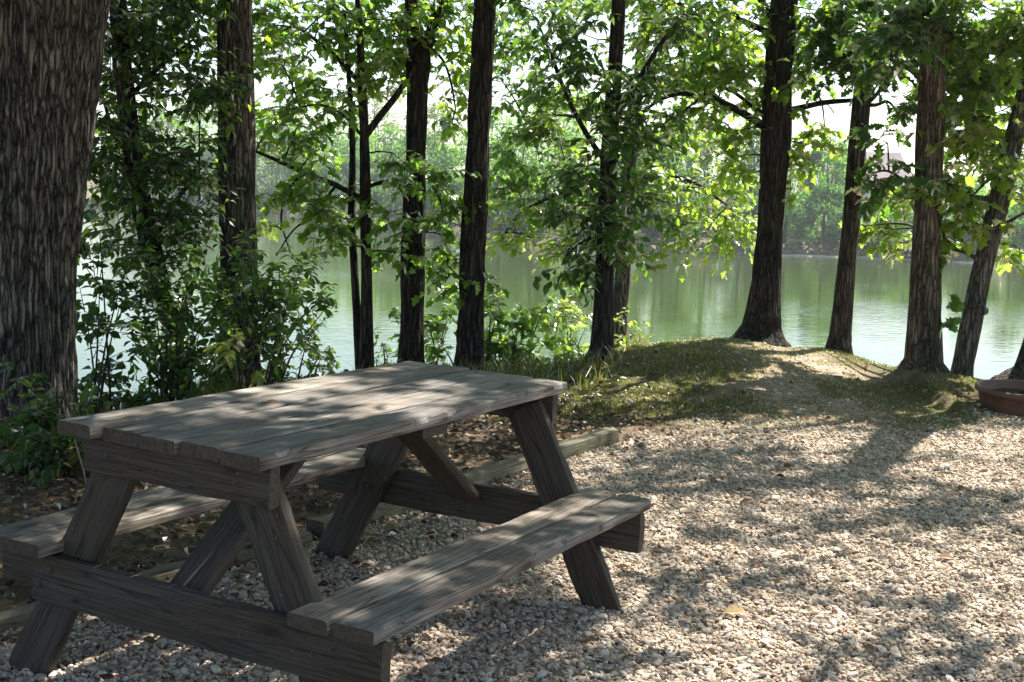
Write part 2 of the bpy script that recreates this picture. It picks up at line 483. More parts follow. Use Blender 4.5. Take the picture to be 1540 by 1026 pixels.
n.links.new(mu.outputs[0], bp.inputs['Height']); n.links.new(bp.outputs[0], b.inputs['Normal']); n.links.new(b.outputs[0], out.inputs[0])
mb = MB(); mb.add([(-400, 9, WATER), (400, 9, WATER), (400, 230, WATER), (-400, 230, WATER)], [[(0, 1, 2, 3)]])
tag(mb.build('lake_water', mt), 'calm green lake water reflecting trees and sky', kind='structure')

# ------------------------------------------------------------------ gravel stones
def ico(sub):
    t = (1 + 5 ** .5) / 2
    v = [(-1, t, 0), (1, t, 0), (-1, -t, 0), (1, -t, 0), (0, -1, t), (0, 1, t), (0, -1, -t), (0, 1, -t), (t, 0, -1), (t, 0, 1), (-t, 0, -1), (-t, 0, 1)]
    f = [(0, 11, 5), (0, 5, 1), (0, 1, 7), (0, 7, 10), (0, 10, 11), (1, 5, 9), (5, 11, 4), (11, 10, 2), (10, 7, 6), (7, 1, 8), (3, 9, 4), (3, 4, 2), (3, 2, 6), (3, 6, 8), (3, 8, 9), (4, 9, 5), (2, 4, 11), (6, 2, 10), (8, 6, 7), (9, 8, 1)]
    v = [np.array(p) / np.linalg.norm(p) for p in v]
    for _ in range(sub):
        c = {}; nf = []
        def md(a, b_):
            k = (min(a, b_), max(a, b_))
            if k not in c:
                p = v[a] + v[b_]; v.append(p / np.linalg.norm(p)); c[k] = len(v) - 1
            return c[k]
        for a, b_, d in f:
            x, y, z = md(a, b_), md(b_, d), md(d, a)
            nf += [(a, x, z), (b_, y, x), (d, z, y), (x, y, z)]
        f = nf
    return np.array(v), np.array(f)


def rand_rot(r, n, tilt):
    """mostly flat-lying random rotations"""
    az = r.uniform(0, 2 * np.pi, n); tx = r.normal(0, tilt, n); ty = r.normal(0, tilt, n)
    c, s = np.cos(az), np.sin(az); Rz = np.zeros((n, 3, 3)); Rz[:, 0, 0] = c; Rz[:, 0, 1] = -s; Rz[:, 1, 0] = s; Rz[:, 1, 1] = c; Rz[:, 2, 2] = 1
    c, s = np.cos(tx), np.sin(tx); Rx = np.zeros((n, 3, 3)); Rx[:, 0, 0] = 1; Rx[:, 1, 1] = c; Rx[:, 1, 2] = -s; Rx[:, 2, 1] = s; Rx[:, 2, 2] = c
    c, s = np.cos(ty), np.sin(ty); Ry = np.zeros((n, 3, 3)); Ry[:, 1, 1] = 1; Ry[:, 0, 0] = c; Ry[:, 0, 2] = s; Ry[:, 2, 0] = -s; Ry[:, 2, 2] = c
    return Rx @ Ry @ Rz


def stones(mb, P, size, sub, r, tilt=.35):
    V, Fc = ico(sub); n = len(P)
    A = r.normal(0, 1, (n, 3, 3)) * .28
    d = 1 + np.tanh(np.einsum('vk,nkj,vj->nv', V, A, V)) * .5          # lumpy
    for q in range(3):                                                  # planar chips
        nn = norm(r.normal(0, 1, (n, 3))); cut = r.uniform(.45, .8, n)
        dd = V @ nn.T
        d = np.minimum(d, np.where(dd.T > .05, cut[:, None] / np.maximum(dd.T, .05), 9))
    W = V[None] * d[..., None]
    sc_ = np.stack([r.uniform(.8, 1.3, n), r.uniform(.6, 1.0, n), r.uniform(.32, .6, n)], -1) * size[:, None] * .5
    W = W * sc_[:, None]
    W = np.einsum('nij,nvj->nvi', rand_rot(r, n, tilt), W) + P[:, None]
    off = (np.arange(n) * len(V))[:, None, None]
    mb.add(W, [(Fc[None] + off).reshape(-1, 3)])


r = np.random.default_rng(3)
def scatter(r, n, x0, x1, y0, y1, fn):
    x = r.uniform(x0, x1, n); y = r.uniform(y0, y1, n)
    k = r.uniform(0, 1, n) < fn(x, y)
    return x[k], y[k]
def view_w(x, y, mrg=.5):
    return (np.abs(x) < .4 * y + mrg).astype(float)
cols_g = [(0, (.30, .26, .22)), (.12, (.50, .42, .33)), (.28, (.58, .475, .37)), (.42, (.43, .31, .22)), (.52, (.63, .55, .46)), (.66, (.46, .37, .28)), (.76, (.68, .62, .55)), (.9, (.38, .25, .16)), (1, (.3, .26, .22))]
M_STONE = simple_mat('gravel stone', (.4, .35, .3), .85, cols_g, .25, .5, 90)
mb = MB()
gm = lambda x, y: gx_mask(x, y) * view_w(x, y)
x, y = scatter(r, 84000, -2.6, 2.6, 2.9, 4.7, gm)
s_ = np.clip(r.lognormal(math.log(.014), .45, len(x)), .006, .042)
stones(mb, np.c_[x, y, ground_z(x, y) + r.uniform(-.003, .012, len(x))], s_, 1, r)
x, y = scatter(r, 190000, -2, 4.6, 4.7, 9.6, gm)
s_ = np.clip(r.lognormal(math.log(.016), .45, len(x)), .007, .05)
stones(mb, np.c_[x, y, ground_z(x, y) + r.uniform(-.003, .012, len(x))], s_, 0, r)
x, y = scatter(r, 16000, -1, 4.6, 6.5, 12.5, lambda x, y: view_w(x, y) * np.clip(path_mask(x, y) * .8 + .06 + gx_mask(x, y), 0, 1))
s_ = np.clip(r.lognormal(math.log(.022), .35, len(x)), .01, .06)
stones(mb, np.c_[x, y, ground_z(x, y) + r.uniform(-.004, .006, len(x))], s_, 0, r)
x, y = scatter(r, 190000, -5, 7, .5, 9.4, lambda x, y: gx_mask(x, y) * (1 - view_w(x, y)))
s_ = np.clip(r.lognormal(math.log(.019), .4, len(x)), .008, .05)
stones(mb, np.c_[x, y, ground_z(x, y) + r.uniform(-.003, .008, len(x))], s_, 0, r)
tag(mb.build('gravel', M_STONE), 'loose cream and tan gravel spread in front of the grass', 'gravel', kind='stuff')

# ------------------------------------------------------------------ grass
M_GRASS = leaf_mat('grass blade', [(.045, .07, .018), (.08, .10, .025), (.15, .14, .05), (.26, .21, .11)], (2.6, 2.8, 1.2), tmix=.4, gloss=.15, rough=.5)
mb = MB()
def blades(mb, x, y, hh, r):
    n = len(x); z = ground_z(x, y)
    az = r.uniform(0, 2 * np.pi, n); wd = .0035 * r.uniform(.7, 1.5, n)
    d = np.c_[np.cos(az), np.sin(az), np.zeros(n)] * wd[:, None]
    ln = r.normal(0, .4, (n, 2)) * hh[:, None]
    p = np.c_[x, y, z - .005]
    mid = p + np.c_[ln * .35, hh * .6]; tip = p + np.c_[ln, hh * .95]
    V = np.stack([p - d, p + d, mid + d * .8, mid - d * .8, tip], 1)
    off = (np.arange(n) * 5)[:, None, None]
    mb.add(V, [(np.array([[0, 1, 2, 3]])[None] + off).reshape(-1, 4), (np.array([[3, 2, 4]])[None] + off).reshape(-1, 3)])
clump = lambda x, y: grass_mask(x, y) * sstep(.25, .6, fbm(x * 3.1, y * 3.1, 0, 77)) * view_w(x, y, 1.2)
x, y = scatter(r, 420000, -3, 6, 7.4, 14.3, clump)
blades(mb, x, y, r.uniform(.009, .026, len(x)), r)
x, y = scatter(r, 14000, -1, 2.4, 7.6, 11.5, lambda x, y: clump(x, y) * sstep(.5, .7, fbm(x * 2, y * 2, 0, 78)))
blades(mb, x, y, r.uniform(.02, .06, len(x)), r)
x, y = scatter(r, 60000, -4, 1.2, 5.2, 12, lambda x, y: (1 - gx_mask(x, y)) * sstep(.5, .75, fbm(x * 2, y * 2, 0, 79)) * sstep(8.6, 10, y + np.abs(x) * .3) * view_w(x, y, 1.2))
blades(mb, x, y, r.uniform(.06, .22, len(x)), r)
tag(mb.build('grass', M_GRASS), 'short patchy grass on the mound by the lake', 'grass', kind='stuff')

# leaf litter, thickened under the table to darken the shaded ground there
M_LIT = leaf_mat('dead leaf', [(.03, .02, .013), (.09, .055, .032), (.16, .10, .055), (.27, .18, .11)], (1.2, 1.0, .8), tmix=.2, gloss=.15, rough=.6)
mb = MB()
x, y = scatter(r, 48000, -4.5, 3.5, 2.6, 10.5, lambda x, y: view_w(x, y, 1.0) * np.clip((1 - gx_mask(x, y)) * .75 * sstep(10, 8.3, y) * sstep(1.6, .2, x) + .03 + .42 * sstep(1.2, -.2, (y - (4.0 + (x + 1.75) * 1.43)) * -1 - .3) * (x < .2), 0, 1))
n_ = len(x)
az = r.uniform(0, 2 * np.pi, n_)
put_leaves(mb, np.c_[x, y, ground_z(x, y) + r.uniform(.008, .03, n_)], np.c_[np.cos(az), np.sin(az), r.normal(0, .15, n_)], np.array([0, 0, 1.]) + r.normal(0, .6, (n_, 3)), r.uniform(.018, .06, n_), T_OVAL, 0)
tag(mb.build('leaf_litter', M_LIT), 'brown dead leaves littering the soil behind the edging timbers', 'leaf litter', kind='stuff')

# ------------------------------------------------------------------ picnic table
def wood_mat(name, dark, light, brown):
    mt, n, out = newmat(name)
    at_ = N(n, 'ShaderNodeAttribute'); at_.attribute_name = 'bc'
    mp = N(n, 'ShaderNodeMapping'); mp.inputs['Scale'].default_value = (48, 1.5, 48); n.links.new(at_.outputs['Vector'], mp.inputs[0])
    n1 = N(n, 'ShaderNodeTexNoise'); n1.inputs['Scale'].default_value = 3; n1.inputs['Detail'].default_value = 9; n1.inputs['Roughness'].default_value = .7; n1.inputs['Distortion'].default_value = .15; n.links.new(mp.outputs[0], n1.inputs[0])
    mp2 = N(n, 'ShaderNodeMapping'); mp2.inputs['Scale'].default_value = (4, 2, 4); n.links.new(at_.outputs['Vector'], mp2.inputs[0])
    n2 = N(n, 'ShaderNodeTexNoise'); n2.inputs['Scale'].default_value = 1.5; n2.inputs['Detail'].default_value = 6; n.links.new(mp2.outputs[0], n2.inputs[0])
    g = ramp(n, [(.3, dark), (.5, tuple((a + b_) / 2 for a, b_ in zip(dark, light))), (.7, light)], n1.outputs[0])
    f = ramp(n, [(.4, (0,) * 3), (.58, (1,) * 3)], n2.outputs[0])
    mm = N(n, 'ShaderNodeMix', data_type='RGBA', blend_type='MIX')
    mf = N(n, 'ShaderNodeMath', operation='MULTIPLY'); mf.inputs[1].default_value = .6; n.links.new(f.outputs[0], mf.inputs[0])
    n.links.new(mf.outputs[0], mm.inputs[0]); n.links.new(g.outputs[0], mm.inputs[6])
    m3 = N(n, 'ShaderNodeMix', data_type='RGBA', blend_type='MULTIPLY'); m3.inputs[0].default_value = 1
    n.links.new(g.outputs[0], m3.inputs[6]); m3.inputs[7].default_value = (*brown, 1); n.links.new(m3.outputs[2], mm.inputs[7])
    geo = N(n, 'ShaderNodeNewGeometry')
    rr = ramp(n, [(0, (.68, .67, .68)), (.5, (1, .98, .95)), (1, (1.28, 1.2, 1.1))], geo.outputs['Random Per Island'])
    m4 = N(n, 'ShaderNodeMix', data_type='RGBA', blend_type='MULTIPLY'); m4.inputs[0].default_value = 1
    n.links.new(mm.outputs[2], m4.inputs[6]); n.links.new(rr.outputs[0], m4.inputs[7])
    # pale and dark specks
    n5 = N(n, 'ShaderNodeTexNoise'); n5.inputs['Scale'].default_value = 60; n5.inputs['Detail'].default_value = 2; n.links.new(at_.outputs['Vector'], n5.inputs[0])
    sp_ = ramp(n, [(.73, (0,) * 3), (.78, (.35,) * 3)], n5.outputs[0])
    m6 = N(n, 'ShaderNodeMix', data_type='RGBA', blend_type='MIX'); n.links.new(sp_.outputs[0], m6.inputs[0]); n.links.new(m4.outputs[2], m6.inputs[6]); m6.inputs[7].default_value = (.42, .4, .36, 1)
    # drying cracks along the grain and knots
    mpc = N(n, 'ShaderNodeMapping'); mpc.inputs['Scale'].default_value = (70, 2.2, 70); n.links.new(at_.outputs['Vector'], mpc.inputs[0])
    vc = N(n, 'ShaderNodeTexVoronoi', feature='DISTANCE_TO_EDGE'); vc.inputs['Scale'].default_value = .8; n.links.new(mpc.outputs[0], vc.inputs[0])
    ck = ramp(n, [(0, (.25,) * 3), (.045, (1,) * 3)], vc.outputs['Distance'])
    mpk = N(n, 'ShaderNodeMapping'); mpk.inputs['Scale'].default_value = (9, 2.6, 9); n.links.new(at_.outputs['Vector'], mpk.inputs[0])
    vk = N(n, 'ShaderNodeTexVoronoi'); vk.inputs['Scale'].default_value = 1.0; n.links.new(mpk.outputs[0], vk.inputs[0])
    kn = ramp(n, [(.08, (.3, .24, .2)), (.15, (.75, .7, .66)), (.2, (1, 1, 1))], vk.outputs['Distance'])
    mk = N(n, 'ShaderNodeMix', data_type='RGBA', blend_type='MULTIPLY'); mk.inputs[0].default_value = 1; n.links.new(m6.outputs[2], mk.inputs[6]); n.links.new(ck.outputs[0], mk.inputs[7])
    mk2 = N(n, 'ShaderNodeMix', data_type='RGBA', blend_type='MULTIPLY'); mk2.inputs[0].default_value = 1; n.links.new(mk.outputs[2], mk2.inputs[6]); n.links.new(kn.outputs[0], mk2.inputs[7])
    b = N(n, 'ShaderNodeBsdfPrincipled'); b.inputs['Roughness'].default_value = .72; b.inputs['Specular IOR Level'].default_value = .35
    n.links.new(mk2.outputs[2], b.inputs[0])
    bp = N(n, 'ShaderNodeBump'); bp.inputs['Strength'].default_value = .75; bp.inputs['Distance'].default_value = .004
    n.links.new(n1.outputs[0], bp.inputs['Height']); n.links.new(bp.outputs[0], b.inputs['Normal']); n.links.new(b.outputs[0], out.inputs[0])
    return mt


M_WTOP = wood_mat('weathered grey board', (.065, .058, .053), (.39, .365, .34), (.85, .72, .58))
M_WLEG = wood_mat('weathered post darkened as shade', (.02, .017, .014), (.10, .085, .07), (.85, .7, .52))  # shade under the top is put into this colour, darker than the boards
M_TIMB = wood_mat('mossy timber', (.06, .058, .042), (.2, .18, .135), (.8, .85, .6))
M_BOLT = simple_mat('rusty bolt', (.06, .045, .035), .55, spec=.6)


class BMB(MB):
    def __init__(s): super().__init__(); s.bc = []
    def build(s, name, mats, parent=None, smooth=False):
        o = super().build(name, [mats, M_ENDG], parent, smooth)
        a = o.data.attributes.new('bc', 'FLOAT_VECTOR', 'POINT')
        a.data.foreach_set('vector', np.concatenate(s.bc).astype(np.float32).ravel())
        return o


M_ENDG = simple_mat('end grain', (.075, .058, .043), .9, bscale=70, bump=.5)
bseed = [0]
def plank(mb, p0, p1, width_dir, w_, t_, wear=.004, N_=56, endjag=.004, chip=0.0, cup=0.0):
    """board from p0 to p1; width_dir = direction of its width; thickness perpendicular"""
    bseed[0] += 1; sd = bseed[0]
    p0 = np.array(p0, float); p1 = np.array(p1, float)
    a = p1 - p0; L = np.linalg.norm(a); a /= L
    x = np.array(width_dir, float); x -= a * (x @ a); x /= np.linalg.norm(x); z = np.cross(x, a)
    hw, ht, bv = w_ / 2, t_ / 2, min(.003, t_ * .1)
    prof = [(-hw, -ht + bv), (-hw, 0), (-hw, ht - bv), (-hw + bv, ht)] + [(q * hw, ht) for q in (-.6, -.25, .1, .45, .75)] + [(hw - bv, ht), (hw, ht - bv), (hw, 0), (hw, -ht + bv), (hw - bv, -ht), (0, -ht), (-hw + bv, -ht)]
    prof = np.array(prof); k = len(prof)
    # resample long ends finer
    t = np.linspace(0, 1, N_ + 1); t = t + .0 * t
    yy = t * L
    PX = np.broadcast_to(prof[:, 0], (N_ + 1, k)).copy(); PZ = np.broadcast_to(prof[:, 1], (N_ + 1, k)).copy(); PY = np.broadcast_to(yy[:, None], (N_ + 1, k)).copy()
    ang = np.arctan2(PZ / ht, PX / hw)
    nz = vnoise(PY * 9, np.cos(ang) * 2 + sd * 7, np.sin(ang) * 2, sd) - .5
    n2 = vnoise(PY * 45, np.cos(ang) * 4 + sd * 3, np.sin(ang) * 4, sd + 5) - .5
    corner = (np.abs(np.abs(PX) - hw) < bv * 1.5) & (np.abs(np.abs(PZ) - ht) < bv * 1.5)
    inset = np.where(corner, wear * (vnoise(PY * 9, PX * 40 + sd, PZ * 40, sd + 9) ** 2 * 1.3 + .3 * vnoise(PY * 60, PX * 40, PZ * 40, sd + 3)), 0)
    if chip:
        cm = sstep(.72, .8, vnoise(PY * 11, PX * 0 + sd * 2.3, 0, sd + 31)) * chip * (.4 + .6 * vnoise(PY * 60, sd, 0, 4))
        inset = inset + np.where(corner & (PX > 0) & (PZ > 0), cm, 0)
    sx = np.sign(PX) * inset; sz = np.sign(PZ) * inset * .8
    PX = PX - sx + nz * .0012 + n2 * .0004; PZ = PZ - sz + n2 * .0008 + nz * .001 - cup * (PX / hw) ** 2
    bow = (vnoise(t * 1.5, sd * 3.7, 0, 2) - .5) * .006
    PZ = PZ + bow[:, None]
    PY[0] -= (vnoise(PX[0] * 14, sd, PZ[0] * 20, 7) - .3) * endjag; PY[-1] += (vnoise(PX[-1] * 14, sd, PZ[-1] * 20, 8) - .3) * endjag
    W = p0 + PX[..., None] * x + PY[..., None] * a + PZ[..., None] * z
    V = W.reshape(-1, 3)
    bc = np.stack([PX + sd * 1.37, PY + sd * .61, PZ + sd * .93], -1).reshape(-1, 3)
    i = (np.arange(N_)[:, None] * k + np.arange(k)[None]); j = (np.arange(N_)[:, None] * k + (np.arange(k)[None] + 1) % k)
    q = np.stack([i, j, j + k, i + k], -1).reshape(-1, 4)
    cap0 = np.arange(k)[::-1][None]; cap1 = (np.arange(k) + N_ * k)[None]
    mb.add(V, [q[:, ::-1]], 0); mb.n -= len(V); mb.v.pop(); mb.add(V, [cap0[:, ::-1], cap1[:, ::-1]], 1); mb.bc.append(bc)


TL, TW, TH, BH = 1.702, .70, .794, .419
tbl = empty('picnic_table', (-.526, 4.041, 0))
tbl.rotation_euler = (-.008, .022, -.506)
tag(tbl, 'weathered grey wooden picnic table with two attached benches standing on gravel', 'picnic table')
UPZ = (0, 0, 1)
mb = BMB(); bw = TW / 5
for i in range(5):
    xc = -TW / 2 + bw * (i + .5)
    dy0 = [.025, -.006, .004, -.003, 0][i]; dy1 = [-.01, .006, .012, -.002, 0][i]
    plank(mb, (xc, -TL / 2 - dy0, TH - .019 + [.004, 0, -.002, .001, 0][i]), (xc, TL / 2 + dy1, TH - .019 + [0, .002, -.001, .001, 0][i]), (1, 0, 0), bw - .010, .038, .002, 110, .003 if i else .012, .009 if i in (0, 4) else 0)
mb.build('tabletop', M_WTOP, tbl)
for s in (-1, 1):
    mb = BMB()
    for k in range(2):
        w_ = (.706 - .44) / 2; c = s * (.44 + w_ * (k + .5))
        plank(mb, (c, -TL / 2 + (.01 if k else 0), BH - .019), (c, TL / 2 - (.006 if k == 0 else 0), BH - .019 - .002 * k), (s, 0, 0), w_ - .009, .038, .0025, 110, .005, .010 if k else 0)
    mb.build('seat', M_WTOP, tbl)
def bolts(parent_obj, pts, ydir):
    for p in pts:
        mb = MB(); k = 10; an = np.arange(k) / k * 2 * np.pi
        R_ = [(.009, 0), (.009, .002), (.005, .0025), (.005, .007), (.0025, .009)]
        V = []
        for rr, dd in R_:
            V += [(p[0] + math.cos(q) * rr, p[1] + ydir * dd, p[2] + math.sin(q) * rr) for q in an]
        fs = [[j + i * k, (j + 1) % k + i * k, (j + 1) % k + (i + 1) * k, j + (i + 1) * k] for i in range(4) for j in range(k)]
        mb.add(V, [np.array(fs), np.array([list(range(4 * k, 5 * k))])])
        mb.build('bolt', M_BOLT, parent_obj)
for e in (-1, 1):
    yo = e * .782                                  # outer pieces
    yi = e * .740                                  # legs just inside
    mb = BMB(); plank(mb, (-.325, yo, TH - .038 - .055), (.335, yo, TH - .038 - .055), UPZ, .11, .040, .004, 30)
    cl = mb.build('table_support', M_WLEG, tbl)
    mb = BMB()
    if e < 0:
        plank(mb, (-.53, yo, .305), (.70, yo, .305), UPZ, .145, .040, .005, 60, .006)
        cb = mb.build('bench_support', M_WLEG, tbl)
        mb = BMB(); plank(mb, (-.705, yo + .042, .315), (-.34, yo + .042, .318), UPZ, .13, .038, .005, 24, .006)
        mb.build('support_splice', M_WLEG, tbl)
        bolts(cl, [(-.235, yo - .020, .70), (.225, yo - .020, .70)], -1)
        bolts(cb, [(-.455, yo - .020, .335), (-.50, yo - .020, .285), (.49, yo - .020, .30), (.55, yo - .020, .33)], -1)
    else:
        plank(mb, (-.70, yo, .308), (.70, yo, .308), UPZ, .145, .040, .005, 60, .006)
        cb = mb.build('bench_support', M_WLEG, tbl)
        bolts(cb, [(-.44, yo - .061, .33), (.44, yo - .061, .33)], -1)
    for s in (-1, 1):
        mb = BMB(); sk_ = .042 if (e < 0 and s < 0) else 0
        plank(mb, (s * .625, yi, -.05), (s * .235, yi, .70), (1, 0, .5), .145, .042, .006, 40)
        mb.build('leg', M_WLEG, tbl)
    mb = BMB(); plank(mb, (0, e * .742, .335), (0, e * .20, .745), (1, 0, 0), .125, .04, .005, 30)
    mb.build('brace', M_WLEG, tbl)
mb = BMB(); plank(mb, (-.32, 0, TH - .038 - .02), (.32, 0, TH - .038 - .02), (0, 1, 0), .14, .038, .004, 24)
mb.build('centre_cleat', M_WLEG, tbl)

# edging timbers
ends = [((.60, 7.42), (-.80, 5.22)), ((-.84, 5.14), (-1.72, 3.92))]
tl_lab = ['pale grey landscape timber ending out in the gravel beyond the table, rightmost of the edging',
          'half buried grey landscape timber lying in the shade under the table', 'dark landscape timber at the left edge behind the near left table leg']
for i, ((x0, y0), (x1, y1)) in enumerate(ends):
    mb = BMB(); plank(mb, (x0, y0, (.035, .0, -.01)[i]), (x1, y1, (.02, -.005, -.015)[i]), (1, -.6, 0), .10, .11, .010, 70, .01)
    tag(mb.build('edging_timber', M_TIMB if i < 2 else M_WLEG), tl_lab[i], 'landscape timber', 'timbers edging the gravel')

# planter pot
pc = np.array([3.75, 9.0, 0.0])
mb = MB(); k = 72; an = np.arange(k) / k * 2 * np.pi
prof = [(.36, -.04), (.385, .01), (.397, .07), (.402, .12), (.418, .125), (.43, .135), (.43, .162), (.42, .172), (.405, .168), (.39, .14), (.385, .09), (0.02, .09)]
V = [(pc[0] + math.cos(q) * a_, pc[1] + math.sin(q) * a_, b_ + .004 * math.sin(3 * q)) for a_, b_ in prof for q in an]
fs = [[j + i * k, (j + 1) % k + i * k, (j + 1) % k + (i + 1) * k, j + (i + 1) * k] for i in range(len(prof) - 1) for j in range(k)]
M_POT = simple_mat('rusty steel', (.15, .068, .042), .55, bscale=9, spec=.4)
M_SOIL = simple_mat('ash and soot', (.02, .018, .016), .95, bump=.8, bscale=60)
mb.add(V, [np.array(fs)])
pot = empty('fire_ring', pc)
o = mb.build('ring', M_POT, None, True); setparent(o, pot)
mb = MB(); V = [(pc[0] + math.cos(q) * a_, pc[1] + math.sin(q) * a_, .105 + .03 * (1 - a_ / .35) + r.normal(0, .004)) for a_ in (.392, .27, .15, .05) for q in an]
mb.add(V, [np.array([[j + i * k, (j + 1) % k + i * k, (j + 1) % k + (i + 1) * k, j + (i + 1) * k] for i in range(3) for j in range(k)]), np.array([list(range(3 * k, 4 * k))])])
o = mb.build('ash', M_SOIL, None, True); setparent(o, pot)
tag(pot, 'low round rust brown fire ring at the right edge before a flared tree', 'fire ring')

# single fallen leaves
for (px, py, z, sz, lab, hue) in [(1088, 921, .02, .095, 'curled tan leaf lying on gravel right of the bench', 0), (1412, 838, .02, .075, 'small rusty leaf curled on the gravel at far right', 1), (397, 607, .80, .055, 'small brown dead leaf lying on the tabletop', 1)]:
    p = on_z(px, py, z)
    mb = MB(); put_leaves(mb, p[None], np.array([[1, .2, .05]]), np.array([[0.1, -.5, 1.]]), np.array([sz]), T_LOBE if hue == 0 else T_OVAL, 0)
    mt_ = simple_mat('fallen leaf', (.45, .3, .14) if hue == 0 else (.2, .1, .05), .6)
    o = mb.build('fallen_leaf', mt_); sm = o.modifiers.new('t', 'SOLIDIFY'); sm.thickness = .001
    tag(o, lab, 'leaf', 'single fallen leaves')


# ------------------------------------------------------------------ trees
def tube(mb, path, rad, k=24, ridge=.0, seed=0, mi=0, rows_per_m=0, flare=0.0, rid_out=None, freq=9.0):
    """smooth tube along a path; ridge = bark relief in metres; flare widens the first part in lobes"""
    path = np.array(path, float); rad = np.array(rad, float)
    seg = np.r_[0, np.cumsum(np.linalg.norm(np.diff(path, axis=0), axis=1))]
    L = seg[-1]; n = max(len(path), int(L * rows_per_m) if rows_per_m else len(path) * 3)
    t = np.linspace(0, L, n)
    def sm(v):
        # catmull style smoothing by averaging linear interpolation
        q = np.interp(t, seg, v); h = L / max(len(path) - 1, 1) * .35
        return (np.interp(np.clip(t - h, 0, L), seg, v) + 2 * q + np.interp(np.clip(t + h, 0, L), seg, v)) / 4 if len(path) > 2 else q
    P = np.stack([sm(path[:, i]) for i in range(3)], -1); P[0] = path[0]; P[-1] = path[-1]
    R_ = np.interp(t, seg, rad)
    a = norm(np.gradient(P, axis=0))
    ref = np.array([0, 1.0, 0]) if abs(a[:, 2]).mean() > .5 else np.array([0, 0, 1.0])
    x = norm(np.cross(a, ref)); y = np.cross(a, x)
    an = np.arange(k) / k * 2 * np.pi
    c, s = np.cos(an), np.sin(an)
    rr = np.broadcast_to(R_[:, None], (n, k)).copy()
    rid = np.zeros((n, k))
    if ridge:
        cc, ss, tt = c[None] * R_[:, None], s[None] * R_[:, None], t[:, None]
        wp = vnoise(cc * 9, ss * 9, tt * 1.6, seed + 3) * .12
        fr_ = freq / .15
        v1 = vnoise(cc * fr_ + wp * 25 + seed, ss * fr_ + wp * 20, tt * 2.2, seed)
        v2 = vnoise(cc * fr_ * 2.1, ss * fr_ * 2.1 + 9, tt * 7, seed + 1)
        rid = 1 - np.abs(v1 * 2 - 1) * 1.6; rid = np.clip(1 - rid, 0, 1); rid = np.clip(rid * .8 + .35 * v2, 0, 1)
        rr += (rid - .5) * ridge + (vnoise(cc * 4, ss * 4, tt * 2, seed + 7) - .5) * R_[:, None] * .18
    if flare:
        fl = np.exp(-t / .16)[:, None] * flare
        ph = seed * 1.3
        rr *= 1 + fl * (.55 + .45 * np.cos(an * 4 + ph)[None] ** 1) + np.exp(-t / .4)[:, None] * flare * .25
    W = P[:, None] + rr[..., None] * (c[None, :, None] * x[:, None] + s[None, :, None] * y[:, None])
    i = (np.arange(n - 1)[:, None] * k + np.arange(k)[None]); j = (np.arange(n - 1)[:, None] * k + (np.arange(k)[None] + 1) % k)
    q = np.stack([i, j, j + k, i + k], -1).reshape(-1, 4)
    mb.add(W, [q, (np.arange(k) + (n - 1) * k)[None]], mi)
    if rid_out is not None: rid_out.append(rid.ravel())
    return P, R_


def trunk_obj(name, path, rad, mat, parent, **kw):
    mb = MB(); rid = []
    P, R_ = tube(mb, path, rad, rid_out=rid, **kw)
    o = mb.build(name, mat, None, True); setparent(o, parent)
    a = o.data.attributes.new('ridge', 'FLOAT', 'POINT'); a.data.foreach_set('value', np.concatenate(rid).astype(np.float32))
    return P, R_


# -- desired light and shade on the ground drives where the upper crowns are dense
# (px,py,rx,ry,weight): shade blobs on the gravel as photographed
SH = [(1060, 712, 235, 26, .9), (1220, 745, 120, 16, .6), (1425, 772, 150, 24, .85), (1250, 792, 110, 14, .5), (1040, 808, 130, 17, .75), (1170, 862, 120, 14, .65), (1230, 890, 40, 12, .7),
      (1140, 905, 150, 10, .4), (960, 900, 60, 30, .8), (1400, 948, 90, 18, .9), (1230, 1000, 300, 16, .6), (1460, 1015, 110, 25, .8), (950, 985, 60, 30, .6), (1200, 630, 380, 14, .95),
      (960, 590, 130, 30, .75), (1130, 600, 150, 12, .8), (870, 690, 60, 20, .5), (700, 640, 90, 30, .9), (780, 640, 70, 20, .7), (1500, 850, 60, 8, .4), (1130, 550, 60, 12, .3), (1340, 600, 150, 10, .7)]
TR = tbl.matrix_basis.to_3x3() if False else None
tu = np.array([math.sin(.506), math.cos(.506)]); tv = np.array([math.cos(.506), -math.sin(.506)]); tc = np.array([-.526, 4.041])


